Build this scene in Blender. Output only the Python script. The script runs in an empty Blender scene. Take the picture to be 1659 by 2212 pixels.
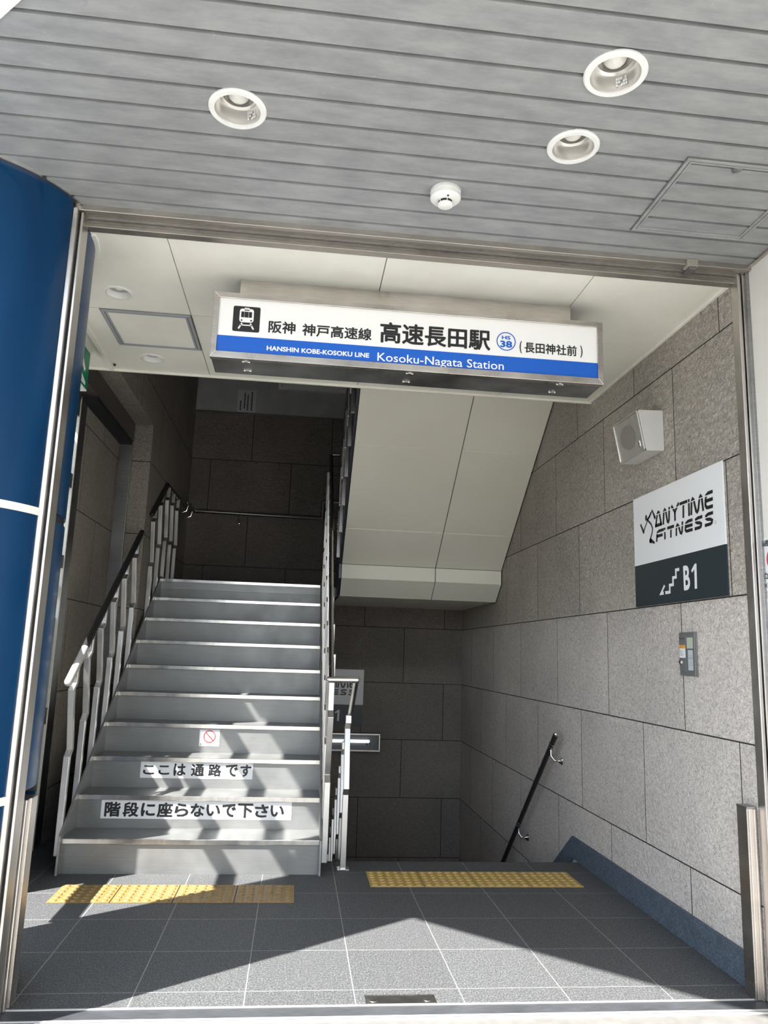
import bpy, bmesh, math, random
from mathutils import Vector, Matrix
random.seed(7)
S = bpy.context.scene
COL = S.collection
PI = math.pi

# ------------------------------------------------------------------ camera, light, exposure
cam_d = bpy.data.cameras.new('camera')
cam = bpy.data.objects.new('camera', cam_d)
COL.objects.link(cam)
CR = (0.99313, -0.11232, 0.03275)
CU = (-0.05239, -0.17661, 0.98289)
CF = (0.10462, 0.97785, 0.18128)
CAM = Vector((-0.37997, -3.01560, 1.24372))
M4 = Matrix.Identity(4)
for i in range(3):
    M4[i][0] = CR[i]; M4[i][1] = CU[i]; M4[i][2] = -CF[i]; M4[i][3] = CAM[i]
cam.matrix_world = M4
cam_d.sensor_fit = 'VERTICAL'
cam_d.sensor_height = 36.0
cam_d.lens = 1659.5 / 2212 * 36.0
cam_d.clip_start = 0.05
S.camera = cam

S.view_settings.view_transform = 'Standard'
S.view_settings.look = 'None'
S.view_settings.gamma = 1.0
S.view_settings.use_curve_mapping = False
S.view_settings.exposure = 1.16
S.cycles.caustics_reflective = False
S.cycles.caustics_refractive = False
S.cycles.diffuse_bounces = 7
S.cycles.max_bounces = 12
S.cycles.sample_clamp_indirect = 6.0

SUN_DIR = Vector((0.6995, 0.506, -1.0)).normalized()
sd = bpy.data.lights.new('sun', 'SUN')
sd.energy = 9.0
sd.angle = math.radians(0.6)
sd.color = (1.0, 0.972, 0.93)
sun = bpy.data.objects.new('sun', sd)
sun.rotation_euler = SUN_DIR.to_track_quat('-Z', 'Y').to_euler()
sun.location = (-12, -9, 18)
COL.objects.link(sun)

wd = bpy.data.worlds.new('sky'); S.world = wd
wd.use_nodes = True
wn = wd.node_tree.nodes; wl = wd.node_tree.links
wn.clear()
sky = wn.new('ShaderNodeTexSky'); sky.sky_type = 'NISHITA'; sky.sun_disc = False
sky.sun_elevation = math.radians(50); sky.sun_rotation = math.radians(235)
mixw = wn.new('ShaderNodeMix'); mixw.data_type = 'RGBA'
mixw.inputs[0].default_value = 0.72
mixw.inputs[7].default_value = (5.45, 5.9, 6.45, 1)
bgw = wn.new('ShaderNodeBackground'); bgw.inputs[1].default_value = 0.215
ow = wn.new('ShaderNodeOutputWorld')
wl.new(sky.outputs[0], mixw.inputs[6]); wl.new(mixw.outputs[2], bgw.inputs[0]); wl.new(bgw.outputs[0], ow.inputs[0])

# ------------------------------------------------------------------ materials
def s2l(*c):
    o = []
    for v in c:
        v = v / 255.0
        o.append(v / 12.92 if v <= 0.04045 else ((v + 0.055) / 1.055) ** 2.4)
    return tuple(o) + (1.0,)

class N:
    """small node-tree helper"""
    def __init__(s, name):
        s.m = bpy.data.materials.new(name); s.m.use_nodes = True
        s.t = s.m.node_tree; s.b = s.t.nodes['Principled BSDF']
    def n(s, kind, **kw):
        x = s.t.nodes.new(kind)
        for k, v in kw.items():
            setattr(x, k, v)
        return x
    def l(s, a, b): s.t.links.new(a, b)
    def set(s, **kw):
        for k, v in kw.items():
            s.b.inputs[k.replace('_', ' ')].default_value = v
        return s
    def pos(s):
        return s.n('ShaderNodeNewGeometry').outputs['Position']
    def noise(s, vec, scale, detail=3.0, rough=0.5, dist=0.0, out='Fac'):
        x = s.n('ShaderNodeTexNoise'); s.l(vec, x.inputs['Vector'])
        x.inputs['Scale'].default_value = scale; x.inputs['Detail'].default_value = detail
        x.inputs['Roughness'].default_value = rough; x.inputs['Distortion'].default_value = dist
        return x.outputs[out]
    def ramp(s, fac, stops):
        x = s.n('ShaderNodeValToRGB'); s.l(fac, x.inputs[0])
        e = x.color_ramp.elements
        while len(e) < len(stops): e.new(0.5)
        for i, (p, c) in enumerate(stops):
            e[i].position = p; e[i].color = c if len(c) == 4 else tuple(c) + (1,)
        return x.outputs[0]
    def mix(s, fac, a, b, mode='MIX'):
        x = s.n('ShaderNodeMix', data_type='RGBA', blend_type=mode)
        if isinstance(fac, (int, float)): x.inputs[0].default_value = fac
        else: s.l(fac, x.inputs[0])
        for i, v in ((6, a), (7, b)):
            if isinstance(v, tuple): x.inputs[i].default_value = v
            else: s.l(v, x.inputs[i])
        return x.outputs[2]
    def math(s, op, a, b=0.0, c=None, clamp=False):
        x = s.n('ShaderNodeMath', operation=op, use_clamp=clamp)
        for i, v in enumerate((a, b) if c is None else (a, b, c)):
            if isinstance(v, (int, float)): x.inputs[i].default_value = v
            else: s.l(v, x.inputs[i])
        return x.outputs[0]
    def xyz(s, vec):
        x = s.n('ShaderNodeSeparateXYZ'); s.l(vec, x.inputs[0]); return x.outputs
    def comb(s, x, y, z=0.0):
        c = s.n('ShaderNodeCombineXYZ')
        for i, v in enumerate((x, y, z)):
            if isinstance(v, (int, float)): c.inputs[i].default_value = v
            else: s.l(v, c.inputs[i])
        return c.outputs[0]
    def bump(s, h, strength=0.3, dist=0.01, prev=None):
        x = s.n('ShaderNodeBump'); s.l(h, x.inputs['Height'])
        if isinstance(strength, (int, float)): x.inputs['Strength'].default_value = strength
        else: s.l(strength, x.inputs['Strength'])
        x.inputs['Distance'].default_value = dist
        if prev is not None: s.l(prev, x.inputs['Normal'])
        s.l(x.outputs[0], s.b.inputs['Normal']); return x.outputs[0]
    def scaled(s, vec, k):
        x = s.n('ShaderNodeMapping'); s.l(vec, x.inputs[0]); x.inputs['Scale'].default_value = k
        return x.outputs[0]

def plain(name, col, rough=0.5, metal=0.0, var=0.0, scale=8.0, coat=0.0, spec=0.5):
    k = N(name)
    k.set(Roughness=rough, Metallic=metal, Coat_Weight=coat, Specular_IOR_Level=spec)
    if var > 0:
        nf = k.noise(k.pos(), scale, 5, 0.6)
        lo = tuple(c * (1 - var) for c in col[:3]) + (1,); hi = tuple(min(1, c * (1 + var)) for c in col[:3]) + (1,)
        k.l(k.ramp(nf, [(0.3, lo), (0.7, hi)]), k.b.inputs['Base Color'])
    else:
        k.set(Base_Color=col)
    return k.m

def brick_node(k, u, v, uoff, voff, w, h, mortar, offset=0.5):
    br = k.n('ShaderNodeTexBrick')
    br.offset = offset; br.offset_frequency = 2; br.squash = 1.0
    vec = k.comb(k.math('SUBTRACT', u, uoff), k.math('SUBTRACT', v, voff))
    k.l(vec, br.inputs['Vector'])
    br.inputs['Scale'].default_value = 1.0
    br.inputs['Mortar Size'].default_value = mortar
    br.inputs['Mortar Smooth'].default_value = 0.05
    br.inputs['Bias'].default_value = 0.0
    br.inputs['Brick Width'].default_value = w
    br.inputs['Row Height'].default_value = h
    br.inputs['Color1'].default_value = (0.94, 0.94, 0.94, 1)
    br.inputs['Color2'].default_value = (1.06, 1.06, 1.06, 1)
    br.inputs['Mortar'].default_value = (1, 1, 1, 1)
    return br

def stone(name, axis, uoff, tint, joint=(0.03, 0.026, 0.026, 1), z_rough=(1.3, 1.9), streak=False):
    """granite slabs 0.9 x 0.6 m, split-faced higher up and finer below"""
    k = N(name); p = k.pos(); c = k.xyz(p)
    u = c[1] if axis == 'x' else c[0]
    br = brick_node(k, u, c[2], uoff, 0.333 - 6.0, 0.9, 0.6, 0.0032)
    if streak:
        pp = k.scaled(p, (1.0, 1.0, 2.2))
    else:
        pp = k.scaled(p, (1.0, 1.0, 1.3))
    g1 = k.noise(pp, 55, 5, 0.7, 0.6)
    g2 = k.noise(pp, 130, 4, 0.75)
    g3 = k.noise(p, 1.6, 3, 0.5)
    a = k.ramp(g1, [(0.3, tuple(x * 0.62 for x in tint)), (0.5, tint), (0.72, tuple(x * 1.2 for x in tint))])
    b = k.ramp(g2, [(0.32, (0.60, 0.58, 0.57)), (0.52, (1, 1, 1)), (0.72, (1.25, 1.23, 1.21))])
    m = k.mix(1.0, a, b, 'MULTIPLY')
    m = k.mix(1.0, m, k.ramp(g3, [(0.3, (0.9, 0.9, 0.9)), (0.7, (1.08, 1.07, 1.06))]), 'MULTIPLY')
    m = k.mix(1.0, m, br.outputs['Color'], 'MULTIPLY')
    m = k.mix(br.outputs['Fac'], m, joint)
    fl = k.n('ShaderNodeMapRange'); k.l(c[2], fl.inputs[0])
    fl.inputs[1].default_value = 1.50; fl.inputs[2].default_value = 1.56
    bounce_lift = k.mix(fl.outputs[0], (1.20, 1.215, 1.27, 1), (1.0, 1.0, 1.0, 1)) if name.endswith('right') else (1.0, 1.0, 1.0, 1)  # lower right wall lightened: sky and floor bounce painted into the colour
    m = k.mix(1.0, m, bounce_lift, 'MULTIPLY')
    k.l(m, k.b.inputs['Base Color'])
    k.set(Roughness=0.75, Specular_IOR_Level=0.35)
    zf = k.n('ShaderNodeMapRange'); k.l(c[2], zf.inputs[0])
    zf.inputs[1].default_value = z_rough[0]; zf.inputs[2].default_value = z_rough[1]
    zf.inputs[3].default_value = 0.22; zf.inputs[4].default_value = 1.0
    split = k.noise(k.scaled(p, (1.0, 1.0, 1.7)), 20, 5, 0.62, 1.4)
    fine = k.noise(p, 120, 3, 0.6)
    h = k.math('ADD', k.math('MULTIPLY', k.math('MULTIPLY', split, zf.outputs[0]), 0.045), k.math('MULTIPLY', fine, 0.003))
    h = k.math('SUBTRACT', h, k.math('MULTIPLY', br.outputs['Fac'], 0.012))
    k.bump(h, 0.9, 1.0)
    return k.m

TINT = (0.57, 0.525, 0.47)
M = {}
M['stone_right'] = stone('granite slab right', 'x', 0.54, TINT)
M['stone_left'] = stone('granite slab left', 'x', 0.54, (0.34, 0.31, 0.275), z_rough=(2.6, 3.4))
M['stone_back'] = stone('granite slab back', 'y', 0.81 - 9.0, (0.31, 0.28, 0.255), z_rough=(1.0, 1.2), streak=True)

# floor tiles
k = N('granite floor tile'); p = k.pos(); c = k.xyz(p)
br = brick_node(k, c[0], c[1], 0.3014 - 8.0, 0.1327 - 3.92, 0.4, 0.392, 0.002, 0.0)
sp = k.noise(p, 150, 4, 0.8); sp2 = k.noise(k.scaled(p, (1.0, 2.4, 1.0)), 28, 4, 0.6)
bc = k.ramp(sp, [(0.30, (0.021, 0.024, 0.027)), (0.5, (0.082, 0.086, 0.089)), (0.7, (0.27, 0.27, 0.265))])
bc = k.mix(1.0, bc, k.ramp(sp2, [(0.3, (0.8, 0.8, 0.8)), (0.7, (1.1, 1.1, 1.1))]), 'MULTIPLY')
bc = k.mix(1.0, bc, br.outputs['Color'], 'MULTIPLY')
bc = k.mix(br.outputs['Fac'], bc, (0.30, 0.297, 0.285, 1))
k.l(bc, k.b.inputs['Base Color']); k.set(Roughness=0.62, Specular_IOR_Level=0.4)
k.bump(k.math('SUBTRACT', k.math('MULTIPLY', sp2, 0.0015), k.math('MULTIPLY', br.outputs['Fac'], 0.001)), 0.5, 1.0)
M['floor'] = k.m

# outside pavement
k = N('pavement stone'); p = k.pos(); c = k.xyz(p)
br = brick_node(k, c[0], c[1], 0.0, -30.0, 0.6, 0.3, 0.002)
n1 = k.noise(p, 9, 5, 0.6); n2 = k.noise(p, 140, 2, 0.6)
bc = k.ramp(n1, [(0.3, (0.22, 0.216, 0.206)), (0.7, (0.31, 0.304, 0.29))])
bc = k.mix(1.0, bc, k.ramp(n2, [(0.3, (0.88, 0.88, 0.88)), (0.7, (1.08, 1.08, 1.08))]), 'MULTIPLY')
bc = k.mix(br.outputs['Fac'], bc, (0.25, 0.24, 0.22, 1))
k.l(bc, k.b.inputs['Base Color']); k.set(Roughness=0.8)
M['pave'] = k.m

# skirting: dark blue grey stone
k = N('blue grey skirting stone'); p = k.pos()
n1 = k.noise(p, 130, 4, 0.75); n2 = k.noise(p, 22, 3, 0.6)
bc = k.ramp(n1, [(0.3, (0.035, 0.05, 0.072)), (0.52, (0.09, 0.118, 0.155)), (0.72, (0.22, 0.26, 0.31))])
bc = k.mix(1.0, bc, k.ramp(n2, [(0.3, (0.8, 0.8, 0.8)), (0.7, (1.12, 1.12, 1.12))]), 'MULTIPLY')
k.l(bc, k.b.inputs['Base Color']); k.set(Roughness=0.6)
k.bump(k.math('MULTIPLY', n1, 0.004), 0.6, 1.0)
M['skirt'] = k.m

# outer slat ceiling metal: weathered grey paint
k = N('weathered ceiling slat'); p = k.pos()
n1 = k.noise(k.scaled(p, (1.0, 3.0, 1.0)), 6, 6, 0.65); n2 = k.noise(p, 45, 4, 0.6); n3 = k.noise(k.scaled(p, (1.0, 1.6, 1.0)), 13, 4, 0.7, 0.8)
bc = k.ramp(n1, [(0.3, (0.26, 0.268, 0.275)), (0.5, (0.325, 0.333, 0.338)), (0.72, (0.40, 0.407, 0.407))])
bc = k.mix(k.ramp(n3, [(0.62, (0, 0, 0)), (0.74, (0.35, 0.35, 0.35))]), bc, (0.25, 0.255, 0.255, 1))
bc = k.mix(k.ramp(n2, [(0.68, (0, 0, 0)), (0.76, (0.4, 0.4, 0.4))]), bc, (0.54, 0.54, 0.535, 1))
k.l(bc, k.b.inputs['Base Color']); k.set(Roughness=0.42, Metallic=0.15, Specular_IOR_Level=0.4)
M['slat'] = k.m
M['groove'] = plain('ceiling groove', (0.13, 0.122, 0.115, 1), 0.8)

# cream ceilings with faint soot
k = N('cream ceiling board'); p = k.pos()
n1 = k.noise(p, 2.2, 4, 0.6); n2 = k.noise(p, 70, 3, 0.6); n3 = k.noise(p, 34, 2, 0.5)
bc = k.ramp(n1, [(0.3, (0.79, 0.78, 0.695)), (0.65, (0.88, 0.87, 0.785))])
bc = k.mix(k.ramp(n3, [(0.76, (0, 0, 0)), (0.80, (0.55, 0.55, 0.55))]), bc, (0.36, 0.33, 0.28, 1))
k.l(bc, k.b.inputs['Base Color']); k.set(Roughness=0.55)
k.bump(k.math('MULTIPLY', n2, 0.0015), 0.5, 1.0)
M['cream'] = k.m
k = N('cream soffit board'); p = k.pos()
n1 = k.noise(p, 1.5, 3, 0.5)
k.l(k.ramp(n1, [(0.3, (0.83, 0.81, 0.70)), (0.7, (0.88, 0.86, 0.76))]), k.b.inputs['Base Color'])
k.set(Roughness=0.45)
M['soffit'] = k.m
M['joint'] = plain('panel joint', (0.10, 0.095, 0.085, 1), 0.9)

def steel(name, col, rough, metal=1.0, streak=(1, 1, 60), amt=0.16):
    k = N(name); p = k.pos()
    n1 = k.noise(k.scaled(p, streak), 9, 4, 0.6); n2 = k.noise(p, 5, 4, 0.6)
    bc = k.ramp(n1, [(0.3, tuple(x * (1 - amt) for x in col)), (0.7, tuple(min(1, x * (1 + amt)) for x in col))])
    bc = k.mix(1.0, bc, k.ramp(n2, [(0.3, (0.86, 0.86, 0.86)), (0.7, (1.06, 1.06, 1.06))]), 'MULTIPLY')
    k.l(bc, k.b.inputs['Base Color'])
    k.l(k.ramp(n2, [(0.3, (rough * 0.8,) * 3), (0.7, (rough * 1.25,) * 3)]), k.b.inputs['Roughness'])
    k.set(Metallic=metal)
    return k.m
M['steel'] = steel('brushed steel', (0.60, 0.56, 0.52), 0.30)
M['steel_jamb'] = steel('jamb steel', (0.66, 0.62, 0.58), 0.34, streak=(60, 60, 1))
M['steel_bar'] = steel('baluster steel', (0.66, 0.645, 0.62), 0.36, streak=(60, 60, 1), amt=0.1)
M['steel_tube'] = steel('polished tube steel', (0.66, 0.65, 0.63), 0.24, streak=(1, 1, 1), amt=0.06)
M['dark_tube'] = plain('dark sleeved tube', (0.035, 0.034, 0.036, 1), 0.38, 0.3)
M['chrome'] = plain('chrome', (0.78, 0.78, 0.77, 1), 0.14, 1.0)
M['steel_dark'] = steel('dull dark steel', (0.36, 0.36, 0.355), 0.4, amt=0.2)
M['track'] = steel('dirty shutter track', (0.27, 0.25, 0.225), 0.55, 0.6, (3, 40, 40), 0.3)
M['step'] = steel('satin step plate', (0.275, 0.278, 0.272), 0.45, 0.6, (0.6, 8, 30), 0.08)
M['tread'] = steel('tread plate', (0.31, 0.315, 0.31), 0.42, 0.6, (0.6, 30, 8), 0.08)
M['nosing'] = steel('polished nosing', (0.78, 0.75, 0.69), 0.22, 1.0, (3, 1, 1), 0.14)
M['stringer'] = steel('stringer plate', (0.36, 0.365, 0.37), 0.42, 0.6, (4, 4, 4), 0.1)

k = N('blue enamel'); p = k.pos()
n1 = k.noise(k.scaled(p, (3, 3, 0.5)), 2, 3, 0.5)
k.l(k.ramp(n1, [(0.3, (0.0, 0.027, 0.086)), (0.7, (0.0, 0.040, 0.118))]), k.b.inputs['Base Color'])
k.set(Roughness=0.3, Coat_Weight=0.12, Coat_Roughness=0.1, Specular_IOR_Level=0.25)
M['blue'] = k.m
M['white'] = plain('white plastic', (0.80, 0.80, 0.78, 1), 0.45, 0, 0.05, 20)
M['white_board'] = plain('white sign board', (0.86, 0.87, 0.88, 1), 0.35)
M['white_face'] = plain('white lightbox face', (0.84, 0.83, 0.82, 1), 0.3)
M['ring_white'] = plain('off white ring paint', (0.84, 0.83, 0.77, 1), 0.4, 0, 0.05, 30)
M['wing'] = plain('cream wing wall paint', (0.83, 0.81, 0.755, 1), 0.5, 0, 0.04, 3)
M['signblue'] = plain('sign blue', s2l(24, 92, 190), 0.3)
M['black'] = plain('black print', (0.012, 0.012, 0.013, 1), 0.4)
M['ink_purple'] = plain('dark purple print', (0.035, 0.022, 0.04, 1), 0.4)
M['slate'] = plain('dark slate print', s2l(41, 51, 56), 0.4)
M['red'] = plain('red print', (0.62, 0.035, 0.04, 1), 0.4)
M['grey_print'] = plain('grey print', (0.30, 0.31, 0.33, 1), 0.5)
M['green'] = plain('exit green', (0.0, 0.20, 0.105, 1), 0.35)
M['orange'] = plain('orange print', (0.80, 0.36, 0.05, 1), 0.4)
M['lintel'] = steel('lintel steel', (0.40, 0.37, 0.33), 0.4, 0.9, (2, 40, 40), 0.12)
M['rail_strip'] = plain('rail strip with sun glint', (0.62, 0.61, 0.58, 1), 0.45, 0.3)  # pale colour puts in the sun's glint on the polished rail edges
M['threshold'] = steel('threshold plate', (0.075, 0.08, 0.088), 0.5, 0.3, (2, 30, 30), 0.3)
M['dark'] = plain('near black', (0.012, 0.012, 0.016, 1), 0.6)
M['dark_casing'] = plain('dark brown casing', (0.10, 0.088, 0.08, 1), 0.5, 0.2, 0.1, 4)
M['plaster'] = plain('grey plaster', (0.40, 0.405, 0.40, 1), 0.8, 0, 0.12, 6)
M['speaker'] = steel('speaker metal', (0.72, 0.70, 0.68), 0.35, 0.8, (3, 3, 3), 0.06)
M['speaker_side'] = plain('speaker body paint', (0.62, 0.615, 0.60, 1), 0.4, 0.1, 0.04, 8)
M['mesh_grille'] = plain('speaker grille', (0.36, 0.34, 0.315, 1), 0.5, 0.5)
M['box_grey'] = plain('grey box paint', (0.16, 0.165, 0.165, 1), 0.4, 0.1, 0.05, 12)
M['lcd'] = plain('pale green window', (0.50, 0.55, 0.46, 1), 0.3)
M['label_grey'] = plain('grey label', (0.55, 0.58, 0.60, 1), 0.5)
M['bulb'] = plain('frosted bulb', (0.86, 0.84, 0.78, 1), 0.3, 0, 0, 1, 0.2)
k = N('reflector cone'); k.set(Base_Color=(0.80, 0.78, 0.75, 1), Metallic=0.75, Roughness=0.28); M['reflector'] = k.m
M['white_reflector'] = plain('white cone', (0.84, 0.84, 0.80, 1), 0.4)
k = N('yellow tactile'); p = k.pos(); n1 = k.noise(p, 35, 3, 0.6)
k.l(k.ramp(n1, [(0.3, (0.235, 0.152, 0.05)), (0.7, (0.32, 0.212, 0.078))]), k.b.inputs['Base Color']); k.set(Roughness=0.42)  # sunlit strip: tile colour lowered to hold down the direct sun
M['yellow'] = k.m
k = N('yellow tactile lifted for shade'); p = k.pos(); n1 = k.noise(p, 28, 4, 0.7)
k.l(k.ramp(n1, [(0.3, (0.42, 0.285, 0.09)), (0.7, (0.60, 0.415, 0.135))]), k.b.inputs['Base Color']); k.set(Roughness=0.42)  # shaded strip: same tile colour raised to make up for dimmer light
M['yellow_lifted'] = k.m
k = N('screen glass'); k.set(Base_Color=(0.9, 0.95, 0.95, 1), Roughness=0.03, Alpha=0.12); M['glass'] = k.m
k = N('glowing tube'); k.set(Base_Color=(0.9, 0.9, 0.9, 1), Emission_Color=(0.93, 0.97, 1, 1), Emission_Strength=1.1); M['tube_glow'] = k.m
M['stair_dark'] = plain('dark under stair board', (0.045, 0.045, 0.048, 1), 0.7)
M['stringer_dark'] = plain('dark blue grey stringer paint', (0.075, 0.085, 0.10, 1), 0.35, 0.5, 0.1, 6)

# ------------------------------------------------------------------ mesh helpers
class MB:
    def __init__(s): s.b = bmesh.new()
    def face(s, pts):
        return s.b.faces.new([s.b.verts.new(p) for p in pts])
    def box(s, x0, x1, y0, y1, z0, z1):
        v = [s.b.verts.new((x, y, z)) for z in (z0, z1) for y in (y0, y1) for x in (x0, x1)]
        for f in ((0, 2, 3, 1), (4, 5, 7, 6), (0, 1, 5, 4), (2, 6, 7, 3), (0, 4, 6, 2), (1, 3, 7, 5)):
            s.b.faces.new([v[i] for i in f])
        return s
    def prism(s, poly, axis, a, b):
        """poly in the plane across axis: x -> (y,z), y -> (x,z), z -> (x,y)"""
        def P(q, t):
            return (t, q[0], q[1]) if axis == 'x' else (q[0], t, q[1]) if axis == 'y' else (q[0], q[1], t)
        A = [s.b.verts.new(P(q, a)) for q in poly]; B = [s.b.verts.new(P(q, b)) for q in poly]
        n = len(poly)
        for i in range(n):
            s.b.faces.new((A[i], A[(i + 1) % n], B[(i + 1) % n], B[i]))
        s.b.faces.new(A[::-1]); s.b.faces.new(B)
        return s
    def strip(s, path, axis, a, b, hw):
        """vertical bar following path of (y,z), half depth hw in y, between a and b on x"""
        L = []
        for (y, z) in path:
            L.append([s.b.verts.new(q) for q in ((a, y - hw, z), (b, y - hw, z), (b, y + hw, z), (a, y + hw, z))])
        for p, q in zip(L, L[1:]):
            for i in range(4):
                s.b.faces.new((p[i], p[(i + 1) % 4], q[(i + 1) % 4], q[i]))
        s.b.faces.new(L[0][::-1]); s.b.faces.new(L[-1])
        return s
    def tube(s, path, r, n=16, caps=True):
        pts = [Vector(p) for p in path]; rings = []
        up = Vector((0, 0, 1))
        for i, p in enumerate(pts):
            d0 = (pts[i] - pts[i - 1]).normalized() if i else (pts[1] - pts[0]).normalized()
            d1 = (pts[i + 1] - pts[i]).normalized() if i < len(pts) - 1 else d0
            t = (d0 + d1).normalized()
            if i == 0:
                ref = up if abs(t.z) < 0.9 else Vector((1, 0, 0))
                e1 = t.cross(ref).normalized()
            else:
                e1 = (e1 - t * e1.dot(t)).normalized()
            e2 = t.cross(e1)
            kk = 1.0 / max(0.5, (d0.dot(t)))
            bis = (d1 - d0)
            ring = []
            for j in range(n):
                a = 2 * PI * j / n
                v = e1 * math.cos(a) + e2 * math.sin(a)
                if bis.length > 1e-4:
                    bb = bis.normalized(); v = v + bb * (v.dot(bb)) * (kk - 1)
                ring.append(s.b.verts.new(p + v * r))
            rings.append(ring)
        for A, B in zip(rings, rings[1:]):
            for j in range(n):
                s.b.faces.new((A[j], A[(j + 1) % n], B[(j + 1) % n], B[j]))
        if caps:
            s.b.faces.new(rings[0][::-1]); s.b.faces.new(rings[-1])
        return s
    def ball(s, c, r, n=12, sc=(1, 1, 1)):
        m = Matrix.Translation(c) @ Matrix.Diagonal((sc[0], sc[1], sc[2], 1))
        bmesh.ops.create_uvsphere(s.b, u_segments=n, v_segments=max(6, n // 2), radius=r, matrix=m)
        return s
    def lathe(s, prof, c, n=48, axis='z', close=False):
        """prof: (radius, height) list; heights along +axis from c"""
        rings = []
        for (r, h) in prof:
            ring = []
            for j in range(n):
                a = 2 * PI * j / n
                u, v = r * math.cos(a), r * math.sin(a)
                q = (u, v, h) if axis == 'z' else (u, h, v) if axis == 'y' else (h, u, v)
                ring.append(s.b.verts.new((c[0] + q[0], c[1] + q[1], c[2] + q[2])))
            rings.append(ring)
        for A, B in zip(rings, rings[1:]):
            for j in range(n):
                s.b.faces.new((A[j], A[(j + 1) % n], B[(j + 1) % n], B[j]))
        if close:
            s.b.faces.new(rings[0][::-1]); s.b.faces.new(rings[-1])
        return s

def wloc(o):
    v = Vector((0, 0, 0))
    while o is not None:
        v = v + o.location; o = o.parent
    return v

def obj(name, mb, mat, parent=None, smooth=False, bevel=0.0, origin=None, merge=0.0):
    b = mb.b
    bmesh.ops.recalc_face_normals(b, faces=b.faces)
    off = wloc(parent) if parent is not None else Vector(origin or (0, 0, 0))
    if off.length > 0:
        bmesh.ops.translate(b, verts=b.verts, vec=-off)
    me = bpy.data.meshes.new(name); b.to_mesh(me); b.free()
    me.materials.append(mat)
    if smooth:
        me.shade_smooth(); me.set_sharp_from_angle(angle=math.radians(38))
    o = bpy.data.objects.new(name, me); COL.objects.link(o)
    if parent is not None: o.parent = parent
    elif origin: o.location = origin
    if bevel > 0:
        md = o.modifiers.new('bevel', 'BEVEL'); md.width = bevel; md.segments = 2; md.limit_method = 'ANGLE'
        md.angle_limit = math.radians(40)
    return o

def tag(o, label, cat, group=None):
    o['label'] = label; o['category'] = cat
    if group: o['group'] = group
    return o

def thing(name, label, cat, loc=(0, 0, 0), group=None):
    o = bpy.data.objects.new(name, None); COL.objects.link(o)
    o.location = loc; o.empty_display_size = 0.1
    return tag(o, label, cat, group)

def struct(name, mb, mat, **kw):
    o = obj(name, mb, mat, **kw)
    if o.parent is None: o['kind'] = 'structure'
    return o

def copy_tree(o, loc, label, group=None):
    r = o.copy(); COL.objects.link(r); r.location = loc; r['label'] = label
    if group: r['group'] = group
    for ch in list(o.children):
        c2 = ch.copy(); COL.objects.link(c2); c2.parent = r
        for g in list(ch.children):
            d2 = g.copy(); COL.objects.link(d2); d2.parent = c2
    return r

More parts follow.
